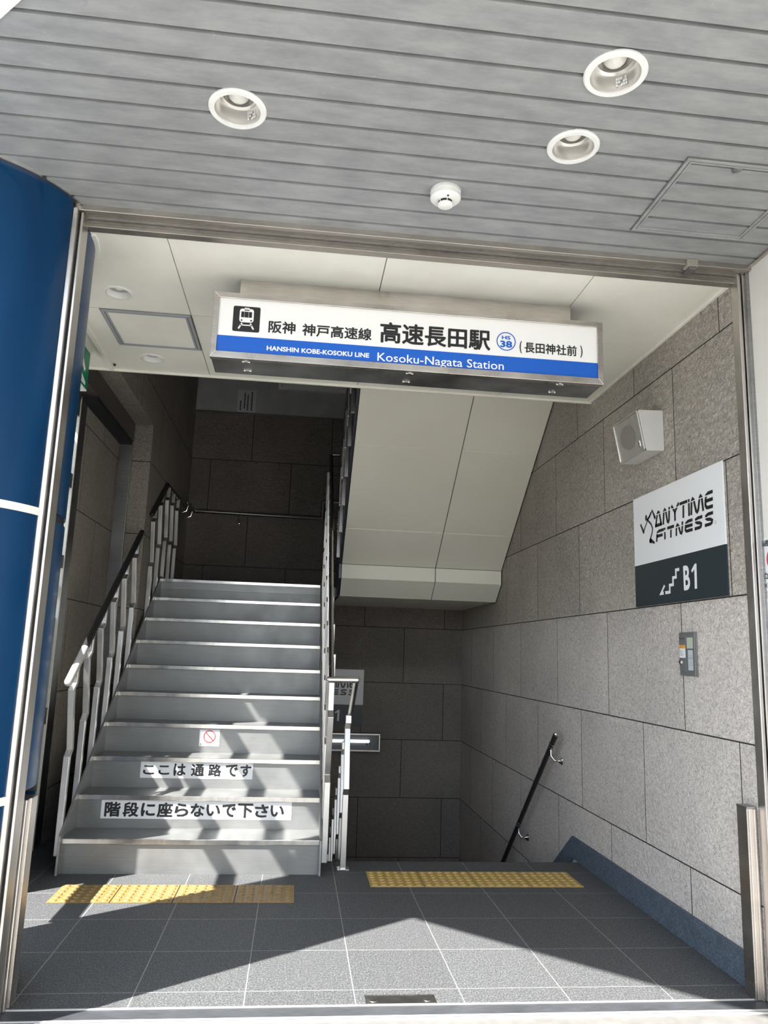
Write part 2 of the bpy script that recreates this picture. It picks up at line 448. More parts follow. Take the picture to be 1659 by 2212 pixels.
class Flat:
    """flat print on a plane: O origin, U right, V up, Nn outward normal"""
    def __init__(s, O, U, V, layer=0.001):
        s.O = Vector(O); s.U = Vector(U).normalized(); s.V = Vector(V).normalized()
        s.N = s.U.cross(s.V).normalized(); s.h = layer; s.b = MB()
    def P(s, u, v): return s.O + s.U * u + s.V * v + s.N * s.h
    def poly(s, pts):
        s.b.face([s.P(*q) for q in pts]); return s
    def rect(s, u0, u1, v0, v1, r=0.0, n=5):
        if r <= 0: return s.poly([(u0, v0), (u1, v0), (u1, v1), (u0, v1)])
        pts = []
        for cx, cy, a0 in ((u1 - r, v0 + r, -90), (u1 - r, v1 - r, 0), (u0 + r, v1 - r, 90), (u0 + r, v0 + r, 180)):
            for i in range(n + 1):
                a = math.radians(a0 + 90 * i / n); pts.append((cx + r * math.cos(a), cy + r * math.sin(a)))
        return s.poly(pts)
    def disc(s, u, v, r, n=28, ry=None):
        ry = ry or r
        return s.poly([(u + r * math.cos(2 * PI * i / n), v + ry * math.sin(2 * PI * i / n)) for i in range(n)])
    def ring(s, u, v, r0, r1, n=40):
        for i in range(n):
            a, c = 2 * PI * i / n, 2 * PI * (i + 1) / n
            s.poly([(u + r1 * math.cos(a), v + r1 * math.sin(a)), (u + r1 * math.cos(c), v + r1 * math.sin(c)),
                    (u + r0 * math.cos(c), v + r0 * math.sin(c)), (u + r0 * math.cos(a), v + r0 * math.sin(a))])
        return s
    def stroke(s, pts, w, caps='butt', w1=None):
        n = len(pts); w1 = w if w1 is None else w1
        ws = [w + (w1 - w) * i / (n - 1) for i in range(n)]
        L, R = [], []
        for i in range(n):
            p = Vector(pts[i])
            d0 = (p - Vector(pts[i - 1])).normalized() if i else (Vector(pts[1]) - p).normalized()
            d1 = (Vector(pts[i + 1]) - p).normalized() if i < n - 1 else d0
            t = (d0 + d1); t = t.normalized() if t.length > 1e-3 else d0
            nn = Vector((-t.y, t.x)); kk = min(1.35, 1.0 / max(0.4, abs(t.dot(d0))))
            L.append(p + nn * ws[i] / 2 * kk); R.append(p - nn * ws[i] / 2 * kk)
        for i in range(n - 1):
            s.poly([tuple(L[i]), tuple(R[i]), tuple(R[i + 1]), tuple(L[i + 1])])
        if caps == 'round':
            s.disc(*pts[0], ws[0] / 2, 12); s.disc(*pts[-1], ws[-1] / 2, 12)
        return s
    def text(s, body, u0, u1, v0, v1, bold=0.0, fit=True):
        cu = bpy.data.curves.new('lettering', 'FONT'); cu.body = body; cu.size = 1.0
        cu.resolution_u = 3; cu.fill_mode = 'FRONT'
        o = bpy.data.objects.new('lettering', cu); COL.objects.link(o)
        dg = bpy.context.evaluated_depsgraph_get()
        me = bpy.data.meshes.new_from_object(o.evaluated_get(dg))
        bpy.data.objects.remove(o); bpy.data.curves.remove(cu)
        xs = [v.co.x for v in me.vertices]; ys = [v.co.y for v in me.vertices]
        if not xs: return s
        a0, a1, b0, b1 = min(xs), max(xs), min(ys), max(ys)
        ku = (u1 - u0) / (a1 - a0); kv = (v1 - v0) / (b1 - b0)
        shifts = [(0, 0)]
        if bold > 0:
            shifts += [(bold * math.cos(i * PI / 4), bold * math.sin(i * PI / 4)) for i in range(8)]
        du, dv = (bold * ku, bold * kv)
        ku = (u1 - u0 - 2 * du) / (a1 - a0); kv = (v1 - v0 - 2 * dv) / (b1 - b0)
        for ci, (sx_, sy_) in enumerate(shifts):
            vs = [s.b.b.verts.new(s.N * (4e-5 * ci) + s.P(u0 + du + (v.co.x - a0 + sx_) * ku, v0 + dv + (v.co.y - b0 + sy_) * kv)) for v in me.vertices]
            for f in me.polygons:
                try: s.b.b.faces.new([vs[i] for i in f.vertices])
                except ValueError: pass
        bpy.data.meshes.remove(me)
        return s
    def out(s, name, mat, parent=None):
        b = s.b.b
        off = wloc(parent) if parent is not None else Vector((0, 0, 0))
        for f in b.faces:
            f.normal_update()
            if f.normal.dot(s.N) < 0: f.normal_flip()
        bmesh.ops.translate(b, verts=b.verts, vec=-off)
        me = bpy.data.meshes.new(name); b.to_mesh(me); b.free(); me.materials.append(mat)
        o = bpy.data.objects.new(name, me); COL.objects.link(o)
        if parent is not None: o.parent = parent
        return o

def cut_holes(o, holes):
    """apply round vertical holes (x, y, r) to a mesh object"""
    for (x, y, r) in holes:
        cb = MB(); cb.lathe([(r, -0.3), (r, 0.3)], (x, y, 2.93), 40, 'z', True)
        bmesh.ops.recalc_face_normals(cb.b, faces=cb.b.faces)
        me = bpy.data.meshes.new('cutter'); cb.b.to_mesh(me); cb.b.free()
        c = bpy.data.objects.new('cutter', me); COL.objects.link(c)
        md = o.modifiers.new('cut', 'BOOLEAN'); md.object = c; md.operation = 'DIFFERENCE'; md.solver = 'EXACT'
        dg = bpy.context.evaluated_depsgraph_get()
        new = bpy.data.meshes.new_from_object(o.evaluated_get(dg))
        o.modifiers.clear(); old = o.data; o.data = new; new.name = old.name
        bpy.data.objects.remove(c); bpy.data.meshes.remove(me)

# ------------------------------------------------------------------ key dimensions
XR = 1.46                      # right wall face
YB = 5.55                      # back wall face
XL = -1.65                     # left stair wall face
XA = -1.90                     # recessed left wall face
ZC = 2.96                      # outer slat ceiling
ZI = 2.91                      # inner cream ceiling
YE = 1.63                      # back edge of the inner ceiling
Y1, TR, RI = 1.635, 0.266, 0.184
SXL, SXR = -1.605, -0.188      # tread ends
YF = 1.935                     # floor edge above the basement stairs

# ------------------------------------------------------------------ large structure
b = MB()
b.box(-2.1, XR, 0.0, YF, -0.2, 0.0).box(-2.1, -0.2, YF, YB, -0.2, 0.0)
struct('floor', b, M['floor'])
b = MB(); b.box(-40, 40, -45, -0.42, -0.2, -0.002).box(-40, -2.1, -0.112, 40, -0.2, -0.002)
struct('pavement', b, M['pave'])
b = MB(); b.box(-40, 40, -0.418, -0.113, -0.2, -0.002)
struct('pavement_strip', b, plain('toned down stone strip', (0.16, 0.156, 0.147, 1), 0.7, 0, 0.15, 14))  # strip toned darker against sun glare while the paving beyond stays pale
b = MB(); b.box(XR, 1.62, -0.02, 5.75, -2.4, 5.3)
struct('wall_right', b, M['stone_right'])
b = MB(); b.box(-2.1, XR, YB, 5.75, -2.4, 3.885)
wb = struct('wall_back', b, M['stone_back'])
b = MB(); b.box(-2.1, XR, YB + 0.01, 5.75, 3.9, 5.3)
obj('upper_plaster', b, M['plaster'], wb)
b = MB(); b.box(-2.1, XR, YB - 0.004, YB + 0.01, 3.885, 3.9)
obj('ledge_strip', b, M['steel_dark'], wb)
b = MB(); b.box(-2.1, XL, 3.312, YB, 0.0, 5.3).box(-1.794, XL, YE, 3.312, 3.045, 5.3).box(-2.1, XA, 2.27, 3.312, 0, 2.88)
wlft = struct('wall_left', b, M['stone_left'])
b = MB(); b.box(-2.1, -1.796, YE, 3.31, 2.895, 5.3)
obj('shutter_casing', b, M['dark_casing'], wlft)
b = MB(); b.box(-1.9, -1.80, 2.14, 3.30, 2.86, 2.893)
obj('shutter_slot', b, M['dark'], wlft)
b = MB(); b.box(-1.90, -1.797, 3.285, 3.312, 0, 2.89)
obj('shutter_guide', b, M['steel_dark'], wlft, bevel=0.003)
b = MB(); b.box(-2.0, -1.895, 2.135, 2.27, 0, 2.88)
obj('end_post', b, M['steel_dark'], wlft, bevel=0.003)
obj('lit_edge', MB().box(-1.97, -1.897, 2.126, 2.135, 0.0, 2.86), M['ring_white'], wlft)  # white paint stands in for bright daylight on the post's front face
b = MB(); b.box(-2.1, XR, 0.02, YE, 2.935, 5.3)
struct('wall_front', b, M['plaster'])
b = MB(); b.box(-2.1, 1.62, 0.02, 5.75, 5.3, 5.4)
struct('ceiling', b, M['plaster'])
# wall below the up flight, seen down the basement well
b = MB(); b.prism([(YF, -2.4), (YB, -2.4), (YB, 1.70), (4.0, 1.55), (1.95, 0.10)], 'x', -0.225, -0.20)
struct('wall_stairwell', b, M['stone_left'])
# cream wing wall on the right, outside
b = MB(); b.box(1.502, 1.75, -4.2, -0.03, 0, 4.2)
struct('wall_wing', b, M['wing'])

# slat ceiling outside, cut along the diagonal canopy edge
def edge_y(x): return -0.72 - 0.926 * (x + 1.64)
XC0, XC1 = -2.02, 1.50
b = MB(); y_hi = -0.088
ys = [y_hi] + [-0.165 - 0.1132 * i for i in range(31)]
CXc, CYc, CRr = -1.775, 0.035, 0.465
for a, c in zip(ys, ys[1:]):
    y1_, y0_ = a - (0.0075 if a != y_hi else 0), c + 0.0075
    def xe(y): return max(XC0, -1.64 - (y + 0.72) / 0.926)
    x1_, x0_ = xe(y1_), xe(y0_)
    # stop at the column
    def xcol(y):
        d = CRr + 0.012; t = d * d - (y - CYc) ** 2
        return CXc + math.sqrt(t) if t > 0 else None
    ca, cb_ = xcol(y1_), xcol(y0_)
    if ca and cb_: x1_, x0_ = ca, cb_
    elif ca and not cb_:
        x1_ = ca
    if x0_ >= XC1 - 0.02: break
    b.prism([(x0_, y0_), (XC1 - 0.012, y0_), (XC1 - 0.012, y1_), (x1_, y1_)], 'z', ZC, ZC + 0.018)
slats = struct('ceiling.001', b, M['slat'])
b = MB(); b.prism([(XC0, -0.05), (XC0, edge_y(XC0)), (1.5, edge_y(1.5)), (1.5, -0.05)], 'z', ZC + 0.019, ZC + 0.03)
backing = obj('groove_backing', b, M['groove'], slats)
DL_OUT = [(-0.658, -0.764), (0.473, -1.092), (0.467, -0.752)]
cut_holes(slats, [(x, y, 0.078) for x, y in DL_OUT]); cut_holes(backing, [(x, y, 0.078) for x, y in DL_OUT])
b = MB(); b.prism([(XC0, edge_y(XC0)), (1.5, edge_y(1.5)), (1.5, edge_y(1.5) - 0.02), (XC0, edge_y(XC0) - 0.02)], 'z', ZC - 0.012, ZC + 0.28)
obj('canopy_fascia', b, M['ring_white'], slats)
b = MB(); b.prism([(XC0, -0.05), (XC0, edge_y(XC0)), (1.5, edge_y(1.5)), (1.5, -0.05)], 'z', ZC + 0.25, ZC + 0.28)
obj('canopy_roof', b, M['steel_dark'], slats)
b = MB(); b.box(1.488, 1.502, -3.4, -0.09, ZC - 0.014, ZC + 0.02)
obj('edge_trim', b, M['steel'], slats, bevel=0.002)

# inner cream ceiling in boards
b = MB(); g = 0.0022
for x0, x1 in ((-2.0, -1.0), (-1.0, -0.08), (-0.08, 0.84), (0.84, XR - 0.012)):
    for y0, y1 in ((0.0, 0.752), (0.752, YE)):
        b.box(x0 + g, x1 - g, y0 + g, y1 - g, ZI, ZI + 0.014)
inner = struct('ceiling.002', b, M['cream'])
b = MB(); b.box(-2.0, XR, 0.0, YE - 0.004, ZI + 0.0145, 2.934)
ib = obj('joint_backing', b, M['joint'], inner)
DL_IN = [(-1.317, 0.557), (-1.31, 1.405)]
cut_holes(inner, [(x, y, 0.060) for x, y in DL_IN]); cut_holes(ib, [(x, y, 0.060) for x, y in DL_IN])
b = MB(); b.box(-2.0, XR, YE, YE + 0.012, ZI - 0.012, 2.97)
obj('edge_bead', b, M['cream'], inner)
b = MB(); b.box(XR - 0.014, XR - 0.001, 0.0, YE, ZI - 0.008, ZI + 0.01)
obj('wall_bead', b, M['cream'], inner)

# lintel of the opening, with shutter track
t1 = struct('trim_1', MB().box(-1.372, 1.508, -0.112, -0.088, 2.935, 2.972), M['lintel'], bevel=0.003)
obj('track', MB().box(-1.33, 1.47, -0.086, -0.045, 2.937, 2.945).box(-1.33, 1.47, -0.0665, -0.0625, 2.927, 2.945).box(-1.33, 1.47, -0.05, -0.045, 2.92, 2.945), M['track'], t1)
obj('lip', MB().box(-1.31, 1.468, -0.044, -0.002, 2.904, 2.93), M['lintel'], t1, bevel=0.002)
# clip on the lintel
cl = thing('track_clip', 'small brass grey clip on the steel lintel near its right end', 'clip', (1.05, -0.1, 2.93))
obj('body', MB().box(1.205, 1.255, -0.122, -0.08, 2.925, 2.96), plain('olive grey clip', (0.30, 0.285, 0.235, 1), 0.5), cl, bevel=0.003)
obj('foot', MB().box(1.215, 1.245, -0.122, -0.07, 2.913, 2.925), M['steel_dark'], cl, bevel=0.002)
cl.location = (1.05, -0.1, 2.93)

# left jamb, right jamb
t2 = struct('trim_2', MB().box(-1.353, -1.324, -0.128, -0.03, 0.0, 2.936), M['steel_jamb'], bevel=0.003)
obj('guide_seam', MB().box(-1.324, -1.316, -0.095, -0.03, 0.0, 2.93), M['dark'], t2)
obj('guide_rail', MB().box(-1.317, -1.307, -0.105, -0.03, 0.0, 2.93), M['steel_jamb'], t2, bevel=0.002)
t3 = struct('trim_3', MB().box(1.457, 1.472, -0.075, -0.022, 0.0, 2.936), M['steel_jamb'], bevel=0.003)
obj('guide_seam', MB().box(1.471, 1.479, -0.058, -0.022, 0.0, 2.93), M['dark'], t3)
obj('guide_rail', MB().box(1.478, 1.489, -0.078, -0.022, 0.0, 2.93), M['steel_jamb'], t3, bevel=0.002)
obj('outer_flange', MB().box(1.488, 1.512, -0.092, -0.03, 0.0, 2.936), M['steel_dark'], t3, bevel=0.002)
# threshold
t4 = struct('trim_4', MB().box(-1.39, 1.50, -0.1, -0.004, -0.05, 0.0), M['threshold'])
obj('front_rail', MB().box(-1.39, 1.55, -0.0915, -0.084, -0.02, 0.004).box(-1.39, 1.55, -0.112, -0.101, -0.02, 0.003), M['rail_strip'], t4, bevel=0.001)
obj('back_rail', MB().box(-1.31, 1.455, -0.003, 0.006, -0.02, 0.003), M['rail_strip'], t4, bevel=0.001)

# skirting on the right wall, turning down along the basement stairs
b = MB(); b.prism([(0.085, 0.0), (YF + 0.10, 0.0), (5.2, -2.2), (5.2, -2.0), (2.05, 0.132), (0.085, 0.132)], 'x', XR - 0.016, XR - 0.001)
struct('baseboard_right', b, M['skirt'], bevel=0.002)
# basement stairs and floor
b = MB()
for i in range(12):
    y0 = YF + i * TR
    b.box(-0.2, XR, y0, YB if i == 11 else y0 + TR, -2.6, -RI * (i + 1))
struct('basement_stairs', b, M['floor'])

# glazed side screen behind the column (where the sun comes in)
scr = bpy.data.objects.new('window_1', None); COL.objects.link(scr); scr.location = (-1.93, 1.2, 0); scr['kind'] = 'structure'
b = MB(); b.box(-1.94, -1.90, 1.138, 1.18, 0, 1.40).box(-1.95, -1.90, 0.50, 2.135, 0.745, 0.845)
obj('frame', b, M['steel_dark'], scr)
obj('lower_panel', MB().box(-1.94, -1.91, 1.15, 2.135, 0.0, 1.40), M['steel_dark'], scr)
obj('push_bar', MB().box(-1.945, -1.915, 1.45, 2.135, 1.525, 1.61), M['steel_dark'], scr)
obj('door_head', MB().box(-1.95, -1.90, 0.50, 2.135, 1.717, 1.80), M['steel_dark'], scr)
obj('transom_rail', MB().box(-1.95, -1.90, 0.50, 2.135, 2.245, 2.34), M['steel_dark'], scr)
obj('top_rail', MB().box(-1.95, -1.90, 0.50, 2.135, 2.735, 2.905), M['steel_dark'], scr)
b = MB(); b.box(-2.36, -2.28, 1.50, 3.0, 0, 3.1)
struct('sun_block_wall', b, M['wing'])  # unseen panel added outside to cut off sun past the screen's end

# ------------------------------------------------------------------ blue column
col = thing('column', 'round glossy blue enamel column at the left of the entrance', 'column', (CXc, CYc, 0))
def col_poly(r, notch, n=96):
    pts = []
    for i in range(n):
        a = 2 * PI * i / n
        x, y = CXc + r * math.cos(a), CYc + r * math.sin(a)
        pts.append((x, y))
    if not notch: return pts
    (nx, ny0, ny1) = notch
    keep = [q for q in pts if not (q[0] > nx - 1e-6 and ny0 < q[1] < ny1)]
    # rotate the list so the gap sits at the end
    gi = max(range(len(keep)), key=lambda i: (Vector(keep[(i + 1) % len(keep)]) - Vector(keep[i])).length)
    keep = keep[gi + 1:] + keep[:gi + 1]
    def xc(y): return CXc + math.sqrt(r * r - (y - CYc) ** 2)
    return keep + [(xc(ny0), ny0), (nx, ny0), (nx, ny1), (xc(ny1), ny1)]
NO1 = (-1.357, -0.133, -0.024); NO2 = (-1.40, -0.133, 0.12)
obj('upper_panel', MB().prism(col_poly(CRr, NO1), 'z', 1.727, ZC - 0.002), M['blue'], col, smooth=True)
obj('middle_panel', MB().prism(col_poly(CRr, NO1), 'z', 0.722, 1.697), M['blue'], col, smooth=True)
obj('lower_panel', MB().prism(col_poly(CRr, NO2), 'z', 0.0, 0.692), M['blue'], col, smooth=True)
# joint rings: white outside the jamb, dark inside
def arc_ring(r0, r1, a0, a1, z0, z1, n=48):
    P_ = [(CXc + r1 * math.cos(a0 + (a1 - a0) * i / n), CYc + r1 * math.sin(a0 + (a1 - a0) * i / n)) for i in range(n + 1)]
    Q_ = [(CXc + r0 * math.cos(a0 + (a1 - a0) * i / n), CYc + r0 * math.sin(a0 + (a1 - a0) * i / n)) for i in range(n + 1)]
    return MB().prism(P_ + Q_[::-1], 'z', z0, z1)
for z in (0.692, 1.697):
    o = obj('joint_ring', arc_ring(0.3, CRr + 0.004, -PI, -0.31, z + 0.001, z + 0.029), M['ring_white'], col, smooth=True)
    o['label'] = 'off-white joint ring'
    obj('dark_joint', arc_ring(0.3, CRr - 0.006, -0.1 if z > 1 else 0.25, PI, z + 0.001, z + 0.029), M['dark'], col, smooth=True)
obj('ceiling_collar', arc_ring(CRr - 0.002, CRr + 0.016, -PI, -0.32, ZC - 0.006, ZC + 0.012), M['steel'], col, smooth=True)
obj('inner_collar', arc_ring(CRr - 0.002, CRr + 0.016, -0.02, PI, ZI - 0.008, ZI + 0.004), M['ring_white'], col, smooth=True)

# low guide posts at both jambs
lp = thing('guide_post', 'low steel guide post at the foot of the blue column', 'post', (-1.34, 0.03, 0))
obj('channel', MB().box(-1.392, -1.30, -0.018, 0.10, 0.0, 0.69), M['steel_jamb'], lp, bevel=0.004)
obj('edge_rib', MB().box(-1.304, -1.294, 0.012, 0.03, 0.0, 0.692).box(-1.352, -1.344, -0.024, -0.016, 0.0, 0.692), M['steel'], lp, bevel=0.002)
rp = thing('guide_post', 'low steel guide post in front of the right stone wall', 'post', (1.45, 0.03, 0))
obj('channel', MB().box(1.424, 1.457, -0.012, 0.05, 0.0, 0.69), M['steel_jamb'], rp, bevel=0.003)
obj('edge_rib', MB().box(1.415, 1.424, -0.012, 0.06, 0.0, 0.693).box(1.441, 1.448, -0.02, -0.011, 0, 0.69), M['steel'], rp, bevel=0.002)
obj('cap', MB().box(1.415, 1.457, -0.012, 0.06, 0.69, 0.697), M['steel_dark'], rp)

# ------------------------------------------------------------------ up flight
st = thing('staircase', 'satin steel staircase climbing up on the left side', 'staircase', (-0.9, 2.8, 0))
for kk in range(10):
    z0, z1 = kk * RI, (kk + 1) * RI
    y = Y1 + kk * TR
    obj('riser', MB().box(SXL, SXR, y + 0.014, y + 0.022, z0 + 0.0, z1 - 0.008), M['step'], st)
    if kk < 9:
        t = obj('tread', MB().box(SXL, SXR, y + 0.003, y + TR + 0.02, z1 - 0.008, z1), M['tread'], st)
    else:
        t = obj('landing', MB().box(-1.648, SXR, y + 0.003, YB - 0.001, z1 - 0.09, z1).box(SXR, -0.036, 4.26, YB - 0.001, z1 - 0.09, z1), M['tread'], st)
    nb = obj('nosing', MB().box(SXL, SXR, y, y + 0.012, z1 - 0.026, z1 + 0.001), M['nosing'], t, bevel=0.002)
def stringer_poly(y_f, lift):
    yt = Y1 + 9 * TR
    return [(y_f, 0.0), (y_f, 0.19 + lift), (Y1 - 0.03, 0.20 + lift), (yt - 0.03, 10 * RI + 0.012 + lift), (yt + 0.1, 10 * RI + 0.012 + lift), (yt + 0.1, 10 * RI - 0.2), (Y1 + 0.35, 0.0)]
obj('stringer', MB().prism(stringer_poly(1.605, 0.004), 'x', -1.617, -1.605), M['stringer'], st, bevel=0.002)
obj('stringer', MB().prism(stringer_poly(1.615, 0.0), 'x', -0.188, -0.176), M['stringer'], st, bevel=0.002)

# ------------------------------------------------------------------ return flight above, cream underside
rf = thing('return_staircase', 'upper return flight with cream panelled sloping underside above the basement stairs', 'staircase', (0.7, 3.5, 1.75))
def slope_z(y): return 2.021 + 0.762 * (3.837 - y)
XS0, XS1 = -0.012, 1.452
b = MB(); g = 0.0036
segs = [(3.837, 3.484), (3.484, 2.765), (2.765, 2.0), (2.0, 1.66)]
for x0, x1 in ((XS0, 0.84), (0.84, XS1)):
    for (ya, yb_) in segs:
        ya -= g; yb_ += g
        b.prism([(ya, slope_z(ya)), (yb_, slope_z(yb_)), (yb_, slope_z(yb_) + 0.02), (ya, slope_z(ya) + 0.02)], 'x', x0 + g, x1 - g)
    b.prism([(3.836, 2.02), (3.836, 1.897), (3.856, 1.897), (3.856, 2.02)], 'x', x0 + g, x1 - g)
    b.prism([(3.836, 1.895), (4.03, 1.752), (4.05, 1.765), (3.856, 1.905)], 'x', x0 + g, x1 - g)
    b.box(x0 + g, x1 - g, 4.033, YB - 0.001, 1.75, 1.77)
obj('soffit', b, M['soffit'], rf)
b = MB(); b.prism([(4.1, 1.772), (YB - 0.002, 1.772), (YB - 0.002, 1.838), (4.16, 1.838), (3.9, 2.06), (1.66, 3.84), (1.66, 3.71), (3.86, 2.03), (3.87, 1.91)], 'x', XS0 + 0.004, XS1)
obj('flight_slab', b, M['joint'], rf)
b = MB(); b.prism([(4.25, 1.752), (4.03, 1.752), (3.836, 1.895), (3.836, 2.021), (1.66, slope_z(1.66)), (1.66, slope_z(1.66) + 0.42), (3.9, slope_z(3.9) + 0.42), (4.25, 2.1)], 'x', -0.034, -0.014)
obj('stringer', b, M['stringer_dark'], rf)
b = MB()
for i in range(9):
    y1 = 4.14 - i * 0.266
    b.box(XS0 + 0.004, XS1, y1 - 0.266, y1, slope_z(y1 - 0.266) + 0.03, slope_z(y1 - 0.266) + 0.24)
obj('steps', b, M['tread'], rf)

# ------------------------------------------------------------------ railings
def baluster_path(y0, zt, zb, zr, sgn=1, lean=0.085, off=0.05):
    q = [(y0 + sgn * off, zb), (y0 + sgn * off, zt - 0.372), (y0 + sgn * (lean + 0.008), zt - 0.335), (y0, zt), (y0 + sgn * off, zt + 0.035), (y0 + sgn * off, zr)]
    return q
HW = 0.0165
def railing_bars(parent, x, spec):
    for (y0, zt, zb, zr, sgn) in spec:
        obj('baluster', MB().strip(baluster_path(y0, zt, zb, zr, sgn), 'x', x - 0.017, x + 0.017, HW), M['steel_bar'], parent, bevel=0.0025)

# left railing, lower part
BY = [1.635, 1.902, 2.161, 2.435, 2.698, 2.981]; BZ = [0.984, 1.16, 1.343, 1.528, 1.713, 1.897]
def r1(y): return 1.029 + (y - 1.545) * (2.117 - 1.029) / (3.136 - 1.545)
lr = thing('stair_railing', 'left stair railing with six zigzag steel balusters in front of the stone pilaster', 'railing', (-1.632, 2.3, 0))
railing_bars(lr, -1.634, [(y, z, max(0.0, z - 0.90), r1(y + 0.05) - 0.005, 1) for y, z in zip(BY, BZ)])
hr = obj('handrail', MB().tube([(-1.632, 1.66, r1(1.66)), (-1.632, 3.14, r1(3.14))], 0.0215), M['dark_tube'], lr, smooth=True)
obj('steel_end', MB().tube([(-1.632, 1.545, r1(1.545)), (-1.632, 1.82, r1(1.82))], 0.0228).ball((-1.632, 1.545, r1(1.545)), 0.0228, 14), plain('satin rail end', (0.72, 0.71, 0.69, 1), 0.5, 0.4), hr, smooth=True)
obj('end_ball', MB().ball((-1.632, 3.14, r1(3.14)), 0.0215, 14), M['dark_tube'], hr, smooth=True)
# left railing, upper part by the landing
CY = [3.55, 3.823, 4.122, 4.408, 4.70]; CZ = [2.273, 2.463, 2.568, 2.572, 2.575]
ur = thing('stair_railing', 'dark upper left railing with five balusters beyond the pilaster at the landing', 'railing', (-1.632, 4.1, 1.2))
def r2(y): return 2.326 + (y - 3.478) * (2.704 - 2.326) / (4.079 - 3.478) if y < 4.079 else 2.706
railing_bars(ur, -1.63, [(y, z, max(z - 0.9, 1.42 if i < 2 else 1.842), r2(y + 0.05) - 0.005, 1) for i, (y, z) in enumerate(zip(CY, CZ))])
obj('handrail', MB().tube([(-1.63, 3.478, 2.326), (-1.63, 4.079, 2.704), (-1.63, 4.80, 2.708)], 0.02).ball((-1.63, 3.478, 2.326), 0.02, 14).ball((-1.63, 4.80, 2.708), 0.02, 14), M['dark_tube'], ur, smooth=True)

# middle railing: up-flight side and basement side share one bent handrail
mr = thing('stair_railing', 'middle steel railing between the up flight and the basement stairs with bent handrail', 'railing', (-0.1, 1.8, 0))
def r3(y): return 1.088 + 0.70 * (y - 1.46)
railing_bars(mr, -0.157, [(1.62 + 0.2665 * i, 0.87 + 0.184 * i, 0.06 + 0.184 * i, r3(1.67 + 0.2665 * i) - 0.004, 1) for i in range(10)])
def r4(y): return 1.09 - 0.69 * (y - 1.45)
spec = []
for i in range(9):
    y0 = 1.81 + 0.2665 * i; zt = 0.79 - 0.184 * i
    spec.append((y0, zt, 0.004 if i == 0 else zt - 0.83, r4(y0 - 0.05) - 0.004, -1))
railing_bars(mr, -0.042, spec)
obj('base_plate', MB().box(-0.078, -0.006, 1.725, 1.795, 0.0, 0.008), M['steel'], mr, bevel=0.002)
hr = obj('handrail', MB().tube([(-0.17, 1.45, 1.088), (-0.17, 1.46, 1.088), (-0.132, 4.45, r3(4.45)), ], 0.0165).tube([(-0.03, 1.452, 1.09), (-0.045, 4.6, r4(4.6))], 0.0165), M['steel_tube'], mr, smooth=True)
obj('bend', MB().tube([(-0.182, 1.452, 1.089), (-0.024, 1.452, 1.092)], 0.0178).ball((-0.182, 1.452, 1.089), 0.0178, 16).ball((-0.024, 1.452, 1.092), 0.0178, 16), M['steel_tube'], hr, smooth=True)
obj('top_return', MB().tube([(-0.135, 4.45, r3(4.45)), (-0.01, 4.45, r3(4.45) + 0.005)], 0.0165).ball((-0.135, 4.45, r3(4.45)), 0.0168, 14), M['steel_tube'], hr, smooth=True)
obj('dark_sleeve', MB().tube([(-0.1445, 3.05, r3(3.05) ), (-0.1305, 4.43, r3(4.43))], 0.0185), M['dark_tube'], hr, smooth=True)

# balusters hanging on the return flight
hb = thing('stair_railing', 'dark hanging balusters along the edge of the return flight above', 'railing', (-0.05, 3.0, 2.0))
for i in range(6):
    y, z = 3.775 - 0.256 * i, 2.07 + 0.187 * i
    o = obj('baluster', MB().strip([(y, z), (y, z + 0.42), (y - 0.04, z + 0.455), (y - 0.09, z + 0.80), (y - 0.05, z + 0.83), (y - 0.05, z + 1.0)], 'x', -0.066, -0.036, 0.017), M['steel_dark'], hb, bevel=0.002)
    for dz in (0.24, 0.30):
        obj('bolt', MB().lathe([(0.006, -0.004), (0.006, 0.0)], (-0.066, y, z + dz), 10, 'x', True), M['chrome'], o)
obj('handrail', MB().tube([(-0.051, 3.95, 2.92), (-0.051, 2.3, 4.12)], 0.0165), M['steel_tube'], hb, smooth=True)

# wall handrail on the back wall
wr = thing('wall_handrail', 'dark handrail tube running along the back wall of the landing', 'handrail', (-0.9, 5.47, 2.7))
obj('tube', MB().tube([(-1.575, 4.98, 2.715), (-1.575, 5.475, 2.715), (-0.165, 5.475, 2.708), (-0.165, 5.475, 2.895), (0.06, 5.475, 2.897)], 0.019).ball((-1.575, 4.98, 2.715), 0.019, 12), M['steel_dark'], wr, smooth=True)
for (x, y, dx, dy) in ((-1.575, 5.05, -0.075, 0), (-1.575, 5.38, -0.075, 0), (-1.083, 5.475, 0, 0.075)):
    br_ = obj('bracket', MB().tube([(x, y, 2.70), (x + dx * 0.2, y + dy * 0.2, 2.64), (x + dx * 0.8, y + dy * 0.8, 2.62), (x + dx, y + dy, 2.62)], 0.006, 8), M['chrome'], wr, smooth=True)
    obj('rosette', MB().ball((x + dx * 0.97, y + dy * 0.97, 2.62), 0.02, 12, (0.4 if dx else 1, 0.4 if dy else 1, 1)), M['chrome'], br_, smooth=True)

